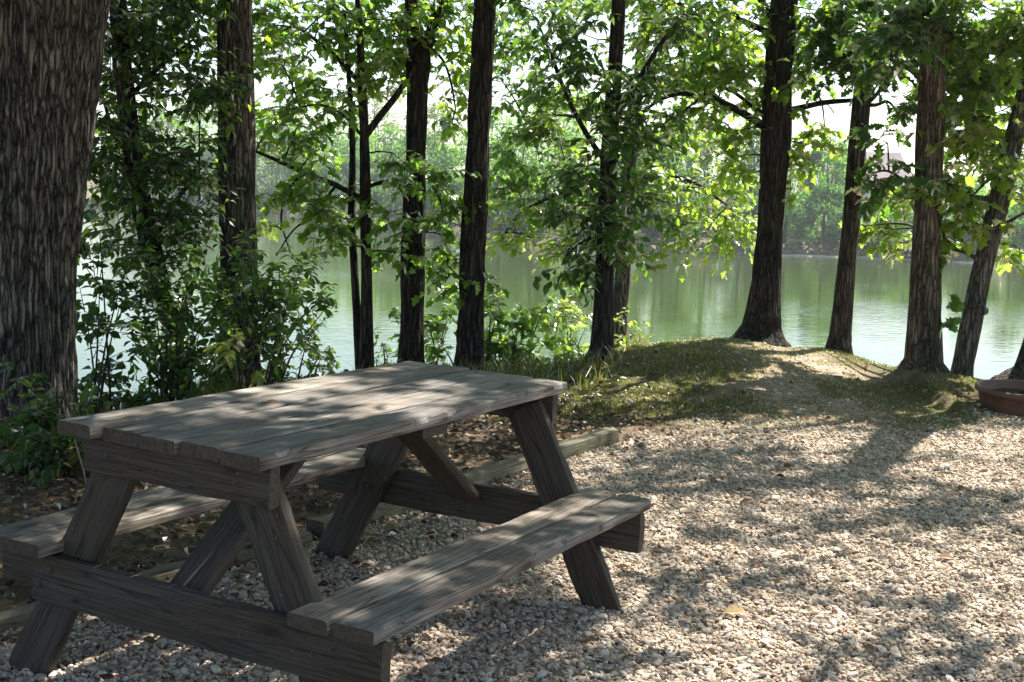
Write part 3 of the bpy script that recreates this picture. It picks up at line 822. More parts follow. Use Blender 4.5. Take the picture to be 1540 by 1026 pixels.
def shade_want(S):
    """S (n,3) world point on ground z=0 the leaf would shade -> wanted cover 0..1"""
    px, py = to_px(np.c_[S[:, 0], S[:, 1], np.zeros(len(S))])
    inside = (px > 780) & (px < 1600) & (py > 505) & (py < 1080) & (S[:, 1] > 2.5)
    v = np.zeros(len(S)) + .03
    wob = (fbm(S[:, 0] * 2.2, S[:, 1] * 2.2, 0, 55) - .5) * 1.3
    for cx, cy_, rx, ry, wt in SH:
        d = np.sqrt(((px - cx) / rx / 1.1) ** 2 + ((py - cy_) / ry / 1.2) ** 2) + wob * .8
        v = np.maximum(v, wt * sstep(1.2, .85, d))
    out_ = .55 + .4 * (fbm(S[:, 0] * 1.1, S[:, 1] * 1.1, 0, 56) - .3)
    out_ = np.where((S[:, 0] < .1) & (S[:, 1] < 6), .97, np.where(S[:, 0] < 0, .88, out_))
    v = np.where(inside, v, out_)
    # table top / bench (shadow point shifted up to their height)
    for z0, u0, u1, v0, v1, sd, thr in ((.79, -.95, .95, -.42, .42, 61, .50), (.42, -.95, .95, .40, .75, 62, .50), (.42, -.95, .95, -.75, -.4, 63, .60)):
        Q = S[:, :2] + z0 * KS * SD - tc
        uu, vv = Q @ tu, Q @ tv
        m_ = (uu > u0) & (uu < u1) & (vv > v0) & (vv < v1)
        f = fbm(uu * 1.7 + sd, vv * 5.0, 0, sd, 3)
        if sd == 62: f = f + .14 * np.exp(-((uu + .62) / .3) ** 2) - .05
        if sd == 61: f = f + .06 * sstep(.2, -.5, uu) + .03
        v = np.where(m_, np.where(f > thr + .04, .12, .97), v)
    return v


ALLTREES = {}


def make_tree(key, name, label, cat, depth, path, widths, bark, masses, leafm, height, limbs=(), tmpl=T_OVAL, lsize=.11, dens=85, ridge=.012, flare=.6,
              top_mat=None, stems=(), kk=64, rows=60, nleaf=8, grp='trees standing along the near bank', seed=None, base_depth=None, wood_vis=True, lean=None):
    """path in photo pixels at a fixed distance 'depth'; masses = leafy sprays (px,py,rx,ry[,depth offset, material index])"""
    sd = seed or (abs(hash(key)) % 1000 if False else sum(ord(c) for c in key))
    rg = np.random.default_rng(sd)
    W = [at(px, py, depth) for px, py in path]
    sc_ = depth / F
    R_ = [w_ * sc_ / 2 for w_ in widths]
    # foot into the ground
    b0 = W[0].copy(); gz = float(ground_z(b0[0], b0[1]))
    d0 = norm(W[0] - W[1])
    if W[0][2] > gz - .1:
        ext = W[0] + d0 * ((W[0][2] - gz + .12) / max(-d0[2], .3)); W = [ext] + W; R_ = [R_[0]] + R_
    base = W[0].copy()
    # continue above the frame
    dirn = norm(W[-1] - W[-3]) if len(W) > 3 else norm(W[-1] - W[-2])
    top = W[-1]; hleft = height - top[2]
    for q in (.3, .65, 1.0):
        dd = dirn * .7 + np.array([0, 0, .5]) * q + np.array([rg.normal(0, .22), rg.normal(0, .22), 0]); dd = norm(dd)
        top = top + dd * hleft * .33; W.append(top); R_.append(R_[-1] * (.66, .42, .15)[int(q > .5) + int(q > .9)])
    root = empty(name, (base[0], base[1], float(ground_z(base[0], base[1]))))
    tag(root, label, cat, grp)
    P, RR = trunk_obj('trunk', W, R_, bark, root, k=kk, ridge=ridge, seed=sd, rows_per_m=rows, flare=flare)
    for st, sw in stems:
        Ws = [at(px, py, depth + .15) for px, py in st]; Rs = [w_ * sc_ / 2 for w_ in sw]
        gz2 = float(ground_z(Ws[0][0], Ws[0][1]))
        Ws = [np.array([Ws[0][0], Ws[0][1], min(gz2, Ws[0][2]) - .1])] + Ws; Rs = [Rs[0]] + Rs
        if st[-1][1] < 60:
            Ws.append(Ws[-1] + np.array([.1, .1, 2.2])); Rs.append(Rs[-1] * .5)
        trunk_obj('stem', Ws, Rs, bark, root, k=24, ridge=ridge * .5, seed=sd + 5, rows_per_m=30, flare=flare * .3)
    anchors = [P]
    for pts, (w0, w1), dz in limbs:
        n_ = len(pts)
        Wl = [at(px, py, depth + dz * i / max(n_ - 1, 1)) for i, (px, py) in enumerate(pts)]
        Rl = np.linspace(w0, w1, n_) * sc_ / 2
        Pl, _ = trunk_obj('limb', Wl, Rl, bark, root, k=12, ridge=.004, seed=sd + int(pts[0][0]), rows_per_m=30)
        anchors.append(Pl)
    AN = np.concatenate(anchors)
    # leafy sprays in view
    mb = MB(); mats = [leafm, M_TWIG, L_YEL, L_DRK, L_MID, L_LIT]
    for ms in masses:
        px, py, rx, ry = ms[:4]; dz = ms[4] if len(ms) > 4 else 0; mi = ms[5] if len(ms) > 5 else 0
        c = at(px, py, depth + dz); s_ = (depth + dz) / F
        rx_, ry_ = rx * s_, ry * s_; rz_ = max(.25, (rx_ + ry_) * .45)
        nt_ = int(dens * math.pi * rx_ * ry_) + 3
        # sub-branches in the spray
        nb = max(2, nt_ // 9)
        dA = AN - c; cost = np.linalg.norm(dA, axis=1) + np.maximum(dA[:, 2], 0) * 1.5
        A0 = AN[np.argmin(cost)]
        q = rg.normal(0, 1, (nb, 3)); q = norm(q) * rg.uniform(.1, .8, (nb, 1)) ** .6
        hubs = c + q * [rx_, rz_, ry_]
        mid = (A0 + c) / 2 + np.array([0, 0, .08 * np.linalg.norm(A0 - c)])
        dist = np.linalg.norm(A0 - c)
        if dist > .12:
            tube(mb, [A0, mid, c], [.006 + .008 * min(dist, 2), .006 + .004 * min(dist, 2), .005], k=5, mi=1)
        prisms(mb, np.repeat(c[None], nb, 0), hubs, .005, .0035, 1)
        hi = rg.integers(0, nb, nt_)
        org = hubs[hi] + rg.normal(0, .05, (nt_, 3))
        out_d = norm(org - (A0 * .5 + c * .5) + rg.normal(0, .25, (nt_, 3))); out_d[:, 2] *= .5; out_d = norm(out_d)
        twigs(mb, org, out_d, min(.30, .5 * (rx_ + ry_) + .1), nleaf, lsize, tmpl, mi, 1, rg, wood_vis, .35)
    ALLTREES[key] = dict(root=root, mb=mb, mats=mats, top=W, P=P, rg=rg, leaf=top_mat or leafm, height=height)
    return root


GT = 'trees standing along the near bank'
# far left, nearest tree: thick fissured trunk
make_tree('big_left', 'oak_tree', 'massive tree with deeply furrowed dark bark at the far left edge', 'tree', 7.4,
          [(28, 690), (30, 600), (34, 400), (46, 200), (60, 0), (66, -100)], [168, 152, 150, 172, 196, 204], M_BARKG,
          [(40, -90, 90, 40)], L_DRK, 8.5, kk=250, rows=85, ridge=.034, flare=.35, dens=64)
make_tree('ivy_left', 'maple_tree', 'leaf-covered leaning slim tree just right of the massive left trunk', 'tree', 9.2,
          [(275, 590), (262, 510), (238, 420), (214, 320), (196, 200), (182, 90), (176, -40)], [26, 24, 27, 28, 26, 26, 24], M_BARKD,
          [(190, 55, 60, 60), (255, 60, 70, 60), (165, 130, 50, 60), (250, 145, 70, 60), (300, 120, 40, 60, .3, 5), (180, 215, 50, 60), (265, 240, 60, 60), (300, 200, 35, 60),
           (165, 300, 35, 50), (290, 320, 40, 50), (245, 330, 45, 45), (220, 20, 90, 30), (300, 30, 45, 35, .4, 5), (150, 240, 25, 60), (230, 260, 50, 50, -.2), (170, 370, 30, 30), (270, 395, 55, 35),
           (200, 160, 60, 50, .5, 4), (310, 270, 25, 50, .4, 4)],
          L_DRK, 7.5, limbs=[([(205, 250), (170, 200), (150, 130)], (9, 4), .2), ([(225, 370), (265, 300), (300, 260)], (9, 4), .1), ([(190, 150), (240, 100), (290, 60)], (9, 4), .2)],
          tmpl=T_OVAL, lsize=.08, dens=170, nleaf=8)
make_tree('t355', 'hickory_tree', 'straight evenly furrowed grey trunk behind the far left corner of the tabletop', 'tree', 9.5,
          [(360, 600), (359, 520), (359, 400), (357, 250), (355, 100), (353, -40)], [60, 55, 54, 54, 51, 49], M_BARKG,
          [(300, 15, 55, 30), (250, 5, 50, 20)], L_MID, 8.5, limbs=[([(350, 30), (315, 20), (280, 5), (240, -30)], (12, 6), -.1)], ridge=.014, kk=110, rows=70, lsize=.1, dens=112)
make_tree('t548', 'maple_sapling', 'slender two stemmed young tree with arching side branches left of centre', 'tree', 10.35,
          [(551, 570), (552, 480), (551, 400), (549, 290), (548, 190), (543, 90), (536, -40)], [21, 18, 17, 16, 14, 11, 8], M_BARKD,
          [(440, 235, 62, 22), (415, 300, 48, 22), (470, 335, 58, 26), (450, 185, 40, 20), (395, 165, 30, 25, .4), (480, 40, 60, 40), (420, 90, 40, 28, 0, 5), (590, 340, 40, 30), (585, 100, 40, 30, 0, 5),
           (500, 150, 35, 25), (480, 225, 45, 25, .4), (400, 40, 40, 30), (580, 30, 38, 30, 0, 5), (665, 300, 36, 36), (590, 230, 34, 25), (675, 390, 32, 30), (515, 90, 30, 30, 0, 5), (595, 380, 28, 22),
           (430, 15, 45, 20), (555, 20, 40, 20), (470, 300, 35, 20, 0, 5), (405, 340, 26, 12, .3, 5), (460, 270, 40, 20), (640, 260, 28, 30), (455, 130, 40, 20, .5, 5), (690, 420, 22, 16), (640, 350, 26, 22), (500, 370, 28, 14, 0, 4), (420, 50, 44, 26, .3), (500, 15, 60, 18, .3), (570, 70, 34, 26, .3), (440, 110, 40, 24, .4, 5), (540, 150, 30, 22, .3), (395, 210, 22, 18, .4, 5), (610, 90, 26, 24, .5, 5)],
          L_MID, 9, limbs=[([(546, 300), (505, 278), (455, 260), (415, 240), (385, 228)], (9, 4), .1), ([(505, 280), (470, 325), (440, 345), (415, 385)], (5, 2), .1), ([(549, 205), (575, 170), (600, 140), (620, 105), (655, 60)], (12, 7), .2),
                           ([(551, 282), (580, 272), (606, 275), (608, 300), (606, 340)], (6, 3), .1), ([(545, 205), (515, 170), (480, 155), (440, 165)], (5, 3), .2), ([(546, 130), (500, 80), (455, 45), (410, 20)], (7, 4), .2),
                           ([(650, 280), (664, 300), (668, 350), (674, 400)], (4, 2), .1), ([(452, 262), (430, 290), (420, 330), (440, 390)], (4, 2), .2)],
          stems=[([(541, 560), (537, 480), (533, 400), (528, 320), (531, 230), (527, 150), (521, 60), (515, 0)], [13, 12, 11, 11, 9, 8, 7, 5])],
          tmpl=T_MAPLE, lsize=.085, dens=135, ridge=.005, flare=.3, kk=36, nleaf=7)
make_tree('t620', 'black_walnut_tree', 'very dark straight trunk forking near the top, left of the two dark trunks at centre', 'tree', 10.6,
          [(617, 570), (619, 500), (621, 400), (625, 250), (628, 150), (629, 90), (620, 30), (612, -40)], [42, 36, 34, 31, 30, 32, 20, 16], M_BARKD,
          [(640, 15, 45, 22), (672, 60, 26, 30, .1, 5), (672, 150, 24, 22, .2, 5), (690, 110, 18, 25, .2), (610, -5, 60, 16), (700, -5, 50, 14, .2), (680, 185, 22, 16, .2), (605, 40, 30, 20), (592, 55, 25, 22, 0, 5), (690, 20, 30, 20, 0, 5), (662, 120, 20, 20, .1, 5)],
          L_MID, 8.2, limbs=[([(630, 95), (645, 60), (656, 20), (668, -40)], (18, 13), .1), ([(640, 125), (646, 95), (644, 60)], (8, 4), -.1), ([(645, 70), (668, 90), (680, 130), (685, 165)], (5, 2), .1)],
          tmpl=T_OVAL, lsize=.09, dens=120, ridge=.012, kk=72, flare=.25)
make_tree('t710', 'black_walnut_tree', 'very dark trunk leaning slightly right, directly behind the far end of the tabletop', 'tree', 10.3,
          [(706, 575), (707, 520), (708, 450), (713, 350), (718, 230), (724, 120), (728, 30), (732, -50)], [48, 42, 36, 35, 34, 33, 31, 30], M_BARKD,
          [(705, -60, 60, 25)], L_MID, 8.5, ridge=.016, kk=84, flare=.3, limbs=[([(721, 212), (708, 203)], (7, 4), -.1)])
make_tree('t905', 'elm_tree', 'vine-clad dark tree at the left end of the grassy mound', 'tree', 10.4,
          [(904, 552), (906, 520), (908, 450), (911, 350), (915, 250), (922, 150), (928, 60), (933, -40)], [42, 31, 29, 27, 25, 23, 22, 20], M_BARKD,
          [(900, 340, 45, 45, -.1), (880, 265, 45, 45, -.1), (930, 215, 40, 50, -.1), (945, 290, 35, 40), (885, 160, 38, 50, -.1, 4), (955, 110, 40, 45, -.1, 4), (900, 60, 60, 40, -.2), (985, 50, 50, 35, -.2), (835, 45, 50, 30, -.1), (848, 395, 36, 12, -.1),
           (900, 400, 35, 25, -.1), (865, 310, 35, 35), (1020, 20, 45, 25), (960, 180, 35, 40), (930, 140, 45, 40), (925, 340, 30, 40, -.3), (800, 20, 45, 20), (935, 395, 14, 16, -.2, 2), (990, 150, 30, 25), (850, 100, 40, 30),
           (880, 435, 12, 12, .1, 4)],
          L_DRK, 8, limbs=[([(915, 250), (880, 200), (850, 140), (820, 60)], (9, 5), .2), ([(920, 180), (955, 130), (990, 70), (1030, 20)], (9, 5), -.2), ([(911, 350), (880, 360), (850, 385)], (5, 3), 0)],
          tmpl=T_OVAL, lsize=.095, dens=95, ridge=.008, kk=56, flare=.55)
make_tree('t940', 'silver_maple_tree', 'paler tree rising out of the bank behind the vine-clad tree, with drooping sunlit boughs', 'tree', 13.6,
          [(929, 560), (932, 500), (937, 400), (944, 290), (952, 200), (962, 100), (975, -20)], [26, 24, 23, 21, 18, 15, 11], M_BARKG,
          [(1040, 275, 62, 28), (1090, 325, 34, 30), (1060, 350, 36, 16), (1000, 330, 35, 25, 0, 4), (1010, 285, 40, 25, .3, 4), (815, 130, 42, 40, .8, 4), (780, 205, 36, 40, .6, 4), (840, 210, 45, 40, .5), (780, 290, 36, 36, .5, 4), (835, 325, 45, 32, .4), (800, 358, 42, 14, .3, 5),
           (770, 345, 24, 20, .3, 5), (860, 280, 40, 40, .4, 4), (990, 230, 45, 26, .4, 4), (760, 150, 24, 26, .6, 4), (975, 260, 28, 22), (850, 370, 34, 14, 0, 5), (870, 420, 20, 20, 0, 4), (1115, 350, 14, 12), (820, 260, 50, 30, .9, 4), (1065, 300, 40, 28, .2, 5), (905, 300, 40, 60, .3, 4),
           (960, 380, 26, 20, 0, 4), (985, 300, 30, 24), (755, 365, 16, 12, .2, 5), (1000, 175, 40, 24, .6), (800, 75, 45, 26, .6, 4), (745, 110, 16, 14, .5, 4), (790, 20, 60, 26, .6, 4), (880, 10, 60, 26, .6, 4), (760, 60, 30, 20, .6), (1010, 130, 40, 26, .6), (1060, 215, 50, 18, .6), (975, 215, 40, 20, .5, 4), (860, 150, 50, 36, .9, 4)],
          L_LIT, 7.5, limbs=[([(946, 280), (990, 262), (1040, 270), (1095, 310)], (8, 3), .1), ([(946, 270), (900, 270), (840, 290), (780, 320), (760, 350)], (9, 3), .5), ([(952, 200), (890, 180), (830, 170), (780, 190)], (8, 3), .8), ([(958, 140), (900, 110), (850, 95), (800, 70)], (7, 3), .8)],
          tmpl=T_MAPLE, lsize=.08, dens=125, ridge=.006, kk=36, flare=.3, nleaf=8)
make_tree('t1150', 'sugar_maple_tree', 'dark tree with flared roots and spreading limbs on top of the mound', 'tree', 11.3,
          [(1143, 518), (1147, 490), (1150, 450), (1157, 360), (1163, 270), (1167, 200), (1169, 120), (1175, 50), (1184, -40)], [66, 52, 46, 39, 40, 44, 37, 40, 34], M_BARKD,
          [(1100, 100, 60, 34), (1035, 105, 50, 34, .2), (1060, 30, 60, 34), (1120, 195, 42, 18), (1205, 215, 30, 22), (1110, 235, 28, 12, .2), (1000, 55, 45, 32, .3), (1225, 15, 36, 24), (1005, 195, 42, 20, .3, 4), (1125, 150, 40, 18, .2), (1185, 240, 14, 20),
           (1060, 165, 45, 15, .2), (985, 120, 34, 28, .4, 4), (1095, 20, 50, 22, -.3, 4), (1140, 15, 30, 20, .2), (1070, 70, 50, 22, .5), (1196, 172, 26, 12), (1190, 285, 8, 16), (1130, 105, 28, 24, .3), (1215, 60, 24, 20, .2, 5), (1010, 8, 60, 20, .2), (1110, 62, 55, 26, .3), (1235, 45, 34, 26, .2), (1215, 115, 30, 20, .3), (1060, 125, 40, 18, -.2, 4), (1240, 190, 26, 14, .3), (1130, 260, 18, 14, .3)],
          L_LIT, 8.2, limbs=[([(1152, 192), (1125, 175), (1095, 158), (1060, 143), (1020, 140), (990, 150), (960, 175)], (13, 4), .3), ([(1155, 178), (1130, 160), (1105, 138), (1070, 128)], (8, 3), .5), ([(1180, 168), (1205, 162), (1240, 154), (1283, 151)], (10, 6), .15),
                            ([(1168, 55), (1145, 45), (1115, 30), (1075, 20), (1020, 5)], (12, 5), .3), ([(1166, 40), (1150, 15), (1135, -30)], (14, 10), .2), ([(1060, 143), (1030, 165), (1000, 195)], (5, 2), .3)],
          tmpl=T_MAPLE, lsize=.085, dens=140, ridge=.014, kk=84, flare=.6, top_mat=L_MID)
make_tree('t1270', 'oak_tree', 'thinner tree leaning right between the mound tree and the thick brown trunk', 'tree', 11.35,
          [(1260, 540), (1264, 500), (1270, 440), (1279, 350), (1288, 240), (1296, 150), (1303, 70), (1311, -40)], [40, 30, 28, 26, 25, 24, 18, 14], M_BARK,
          [(1262, 45, 50, 30), (1320, 25, 45, 28), (1250, 90, 45, 20), (1330, 90, 36, 26), (1340, 145, 22, 18, -.2, 3), (1285, 110, 40, 20, -.2), (1215, 20, 30, 20), (1300, 60, 60, 24, -.3), (1352, 175, 12, 16, -.2, 3), (1225, 60, 34, 30, .2, 4), (1290, 10, 70, 22, 0, 4), (1345, 60, 30, 30, .2, 4)],
          L_DRK, 8.2, limbs=[([(1300, 155), (1315, 160), (1335, 150), (1352, 170)], (7, 3), -.2), ([(1298, 160), (1318, 145), (1335, 110)], (7, 4), -.1), ([(1301, 90), (1270, 60), (1240, 40)], (7, 3), .1)],
          tmpl=T_LOBE, lsize=.11, dens=135, ridge=.009, kk=56, flare=.5)
make_tree('t1390', 'oak_tree', 'thick brown barked tree beside the worn path, left of the leaning pale tree', 'tree', 10.15,
          [(1387, 568), (1389, 540), (1390, 480), (1392, 400), (1395, 300), (1398, 200), (1402, 100), (1405, 30), (1408, -50)], [72, 50, 45, 41, 39, 38, 36, 34, 32], M_BARKB,
          [(1340, 45, 50, 30), (1400, 12, 60, 24), (1370, 60, 45, 34, -.3), (1345, 100, 30, 20), (1440, 50, 40, 30, -.2, 4), (1335, 215, 20, 12, -.1, 3), (1318, 262, 22, 16, -.3, 3), (1370, 268, 22, 20, -.2), (1362, 300, 18, 18, .2, 4), (1345, 250, 22, 12, -.2, 3), (1440, 130, 26, 24, .2, 4)],
          L_DRK, 8.5, limbs=[([(1390, 300), (1365, 275), (1335, 255), (1315, 260)], (6, 2), -.3), ([(1398, 130), (1370, 105), (1340, 90)], (9, 4), -.1), ([(1402, 90), (1430, 60), (1455, 30)], (8, 4), .1)],
          tmpl=T_LOBE, lsize=.115, dens=135, ridge=.012, kk=84, flare=.5)
make_tree('t1450', 'maple_tree', 'strongly right-leaning tree with a sawn stub over bright water at right', 'tree', 10.3,
          [(1443, 580), (1449, 545), (1460, 490), (1474, 420), (1490, 355), (1506, 290), (1522, 225), (1540, 150), (1562, 60)], [34, 30, 31, 30, 30, 29, 26, 24, 20], M_BARKP,
          [(1450, 60, 45, 40), (1505, 40, 45, 40), (1465, 135, 42, 36), (1520, 120, 36, 40, .2), (1440, 215, 34, 36, .2), (1478, 220, 36, 34, .3), (1460, 290, 40, 26, -.2), (1425, 320, 28, 24), (1440, 355, 28, 12, 0, 4), (1530, 290, 20, 30), (1528, 370, 20, 22), (1442, 466, 15, 10, -.1, 4),
           (1345, 300, 34, 26, 1.5), (1340, 345, 30, 22, 1.5), (1300, 340, 26, 18, 1.6), (1490, 175, 40, 30, -.2, 2), (1475, 325, 25, 14, -.2, 2), (1420, 265, 24, 26, .2), (1430, 15, 45, 24), (1500, 265, 30, 24, -.3), (1420, 380, 14, 10, 0, 4), (1540, 210, 25, 30, .2, 4), (1490, 15, 50, 22, 0, 4),
           (1365, 365, 26, 14, 1.4), (1420, 170, 20, 30, .4, 4), (1535, 60, 30, 36, -.2), (1480, 80, 50, 36, .3), (1425, 110, 30, 30, .4), (1510, 165, 34, 26, .4), (1450, 180, 30, 24, .3), (1430, 60, 30, 30, .5), (1520, 225, 26, 22, .4)],
          L_LIT, 7.5, limbs=[([(1476, 395), (1455, 380), (1432, 375), (1420, 360), (1418, 345)], (7, 4), -.1), ([(1498, 300), (1470, 298), (1445, 290), (1420, 270)], (9, 4), -.1), ([(1488, 345), (1515, 335), (1545, 318)], (7, 4), 0), ([(1468, 462), (1479, 467)], (18, 15), -.25), ([(1515, 245), (1480, 200), (1450, 150), (1430, 90)], (9, 4), .2)],
          tmpl=T_MAPLE, lsize=.095, dens=135, ridge=.008, kk=56, flare=.3)
make_tree('t_edge', 'oak_tree', 'broad tree base flaring behind the rusty fire ring at the right edge', 'tree', 9.75,
          [(1576, 590), (1582, 560), (1592, 500), (1600, 400), (1606, 250), (1612, 60)], [150, 108, 88, 76, 70, 60], M_BARK,
          [(1600, -40, 60, 30), (1640, 60, 70, 60, .2, 5), (1560, 30, 40, 30, .2), (1720, 150, 70, 60, .2, 5), (1680, 230, 50, 40, .2)], L_MID, 8.2, ridge=.016, kk=120, flare=.3)

# -- upper crowns above the frame: shade falls where the photograph shows it
keys = [k for k in ALLTREES]
tops = np.array([ALLTREES[k]['P'][-1] for k in keys]); basexy = np.array([ALLTREES[k]['P'][0] for k in keys])
rg = np.random.default_rng(99)
NS = 260000
S = np.c_[rg.uniform(-9, 7, NS), rg.uniform(-3, 13, NS), np.zeros(NS)]
want = shade_want(S)
dens_up = 15.0                                     # twigs per m2 of ground at full shade
area = 16 * 16
od = -np.log(1 - np.clip(want, 0, .965)) * np.where(S[:, 1] > 8.2, .3, 1)
keep = rg.uniform(0, 1, NS) < od / .034 * area / NS
S = S[keep]
zz = rg.uniform(3.4, 8.5, len(S))
Pp = np.c_[S[:, 0] + zz * KS * SD[0], S[:, 1] + zz * KS * SD[1], zz]
_, pyy = to_px(Pp)
ok = pyy < -25
Pp = Pp[ok]
ti = []
for k, key in enumerate(keys):
    P = ALLTREES[key]['P']; xy = np.stack([np.interp(Pp[:, 2], P[:, 2], P[:, i]) for i in (0, 1)], -1)
    ti.append(np.linalg.norm(Pp[:, :2] - xy, axis=1))
ti = np.array(ti); who = np.argmin(ti + rg.uniform(0, .8, ti.shape), 0); dmin = ti[who, np.arange(len(Pp))]
print('upper twigs', len(Pp), 'median dist', np.median(dmin), np.percentile(dmin, 95))
kk_ = dmin < 7.5; open('/tmp/stat', 'w').write('%d %f %f %d' % (len(Pp), np.median(dmin), np.percentile(dmin, 95), kk_.sum())); Pp = Pp[kk_]; who = who[kk_]
for k, key in enumerate(keys):
    T = ALLTREES[key]; mb, rg2 = T['mb'], T['rg']
    q = Pp[who == k]
    root = T['root']
    if len(q):
        # limbs reach out towards groups of twigs
        P = T['P']
        nb = max(2, len(q) // 45); cen = q[rg2.choice(len(q), nb, replace=False)]
        for it in range(3):
            lab = np.argmin(np.linalg.norm(q[:, None] - cen[None], axis=2), 1)
            cen = np.array([q[lab == j].mean(0) if (lab == j).any() else cen[j] for j in range(nb)])
        for c in cen:
            dd = np.linalg.norm(P[:, :2] - c[:2], axis=1); zt = min(max(c[2] - dd.min() * .3 + rg2.uniform(-.5, 1.5), 4.2 + rg2.uniform(0, 2.5)), P[-1, 2] - .2)
            a0 = np.array([np.interp(zt, P[:, 2], P[:, i]) for i in range(3)]); L = np.linalg.norm(c - a0)
            if L > .3: tube(mb, [a0, a0 * .6 + c * .4 + rg2.normal(0, .07 * L, 3) + [0, 0, .1 * L], a0 * .25 + c * .75 + rg2.normal(0, .05 * L, 3) + [0, 0, .04 * L], c], [.006 + .0015 * L, .005 + .001 * L, .005, .004], k=6, mi=1)
        prisms(mb, cen[lab] + (q - cen[lab]) * .05, q, .004, .003, 1)
        d = norm(q - cen[lab] + rg2.normal(0, .3, q.shape))
        lm = 0
        T['mats'][0] = T['mats'][0]
        twigs(mb, q, d, .34, 8, .15, T_LOW, lm, 1, rg2, False, .3)
    o = mb.build('crown', T['mats'], None); setparent(o, root)


# ------------------------------------------------------------------ shrubs and plants of the bank
def shrub(name, label, px, py, depth, blobs, leafm, tmpl, lsize, dens=110, cat='shrub', grp='leafy shrubs along the bank', nst=6, nleaf=8, mats2=None, tl=.22, dz=0.0):
    rg = np.random.default_rng(int(px * 7 + py))
    b0 = at(px, py, depth); gz = float(ground_z(b0[0], b0[1])); base = np.array([b0[0], b0[1], gz])
    root = empty(name, base); tag(root, label, cat, grp)
    mb = MB(); mbs = MB(); s_ = depth / F
    for bl in blobs:
        cx, cy_, rx, ry = bl[:4]; mi = bl[4] if len(bl) > 4 else 0
        c = at(cx, cy_, depth + rg.normal(0, .12)); rx_, ry_ = rx * s_, ry * s_; rz_ = max(.15, (rx_ + ry_) * .5)
        g0 = base + np.array([rg.normal(0, .06) + (c[0] - base[0]) * .25, rg.normal(0, .06), -.03])
        tube(mbs, [g0, (g0 + c) / 2 + [(base[0] - c[0]) * .12, 0, .05], c], [.009, .006, .003], k=6)
        nt_ = int(dens * math.pi * rx_ * ry_) + 3; nb = max(2, nt_ // 6)
        q = norm(rg.normal(0, 1, (nb, 3))) * rg.uniform(.2, .85, (nb, 1)); hubs = c + q * [rx_, rz_, ry_]
        prisms(mbs, np.repeat(c[None], nb, 0), hubs, .003, .002)
        hi = rg.integers(0, nb, nt_); org = hubs[hi] + rg.normal(0, .025, (nt_, 3))
        d = norm(norm(org - c) * .8 + rg.normal(0, .4, (nt_, 3)) + [0, 0, .2])
        twigs(mb, org, d, min(tl, .5 * (rx_ + ry_) + .08), nleaf, lsize, tmpl, mi, 1, rg, True, .25)
    o = mbs.build('stem', M_TWIG, None, True); setparent(o, root)
    o = mb.build('foliage', [leafm, M_TWIG] + (mats2 or [L_YEL, L_MID]), None); setparent(o, root)
    return root


shrub('shrub', 'tall dark shrub with hanging leaves right beside the massive left trunk', 150, 600, 8.3,
      [(150, 350, 30, 40), (150, 430, 32, 26), (170, 500, 45, 26), (140, 560, 36, 30), (130, 480, 22, 30), (190, 400, 30, 20), (200, 590, 50, 30), (150, 620, 40, 22), (180, 460, 25, 20)], L_DRK, T_OVAL, .085, 125)
shrub('shrub', 'bushy dark green shrub around the foot of the leaning leaf-covered tree', 255, 600, 8.6,
      [(235, 470, 40, 30), (280, 440, 38, 26), (250, 520, 50, 30), (300, 500, 35, 28, 3), (230, 570, 60, 26), (300, 560, 45, 30, 3), (210, 440, 24, 20), (300, 395, 24, 24), (250, 420, 24, 20), (200, 530, 24, 16, 3), (280, 540, 44, 34, 3), (330, 450, 26, 26, 3)], L_DRK, T_OVAL, .08, 160)
shrub('shrub', 'spreading shrub hiding the foot of the straight grey trunk', 385, 590, 8.5,
      [(380, 425, 38, 28), (350, 480, 40, 30), (420, 410, 34, 16), (430, 470, 36, 26), (390, 520, 50, 28), (400, 450, 36, 24, 3), (455, 400, 24, 12), (350, 530, 40, 30, 3), (470, 455, 26, 12), (340, 560, 40, 20), (430, 540, 40, 22), (375, 375, 20, 12, 3), (485, 470, 10, 9), (400, 490, 50, 34, 3), (440, 420, 34, 18, 3)], L_MID, T_OVAL, .08, 170, mats2=[L_YEL, L_DRK])
shrub('shrub', 'small leaved shrub beside the tabletop edge at the right of the left thicket', 460, 580, 8.9,
      [(460, 520, 30, 24), (480, 545, 26, 16), (440, 560, 30, 16), (495, 520, 12, 14)], L_MID, T_OVAL, .05, 170, mats2=[L_YEL, L_DRK])
shrub('sapling', 'little seedling with glowing yellow-green leaves above the left edge of the tabletop', 365, 590, 7.0,
      [(363, 530, 14, 18), (378, 545, 10, 14), (352, 512, 12, 8)], L_YEL, T_OVAL, .085, 110, cat='sapling', nleaf=5, tl=.12)
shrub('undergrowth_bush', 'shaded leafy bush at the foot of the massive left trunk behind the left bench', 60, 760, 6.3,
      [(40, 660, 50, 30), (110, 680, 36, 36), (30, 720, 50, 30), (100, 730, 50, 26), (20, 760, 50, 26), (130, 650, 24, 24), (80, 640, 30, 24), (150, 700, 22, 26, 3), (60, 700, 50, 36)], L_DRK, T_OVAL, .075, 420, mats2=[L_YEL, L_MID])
shrub('undergrowth_bush', 'small creeping plant hugging the massive left trunk half way down', 25, 650, 6.75,
      [(20, 570, 24, 10), (10, 590, 20, 10)], L_DRK, T_OVAL, .06, 200)
shrub('herb_plant', 'small herb clump between the slender two stemmed tree and the dark forking trunk', 585, 560, 10.9,
      [(585, 535, 24, 16), (575, 515, 8, 14), (600, 548, 20, 12)], L_MID, T_OVAL, .06, 120, cat='plant')
shrub('vine', 'leafy vine climbing the foot of the dark forking trunk', 612, 560, 10.75,
      [(600, 470, 12, 16), (608, 500, 12, 12), (622, 515, 14, 12), (628, 540, 14, 10)], L_MID, T_MAPLE, .075, 110, cat='vine')
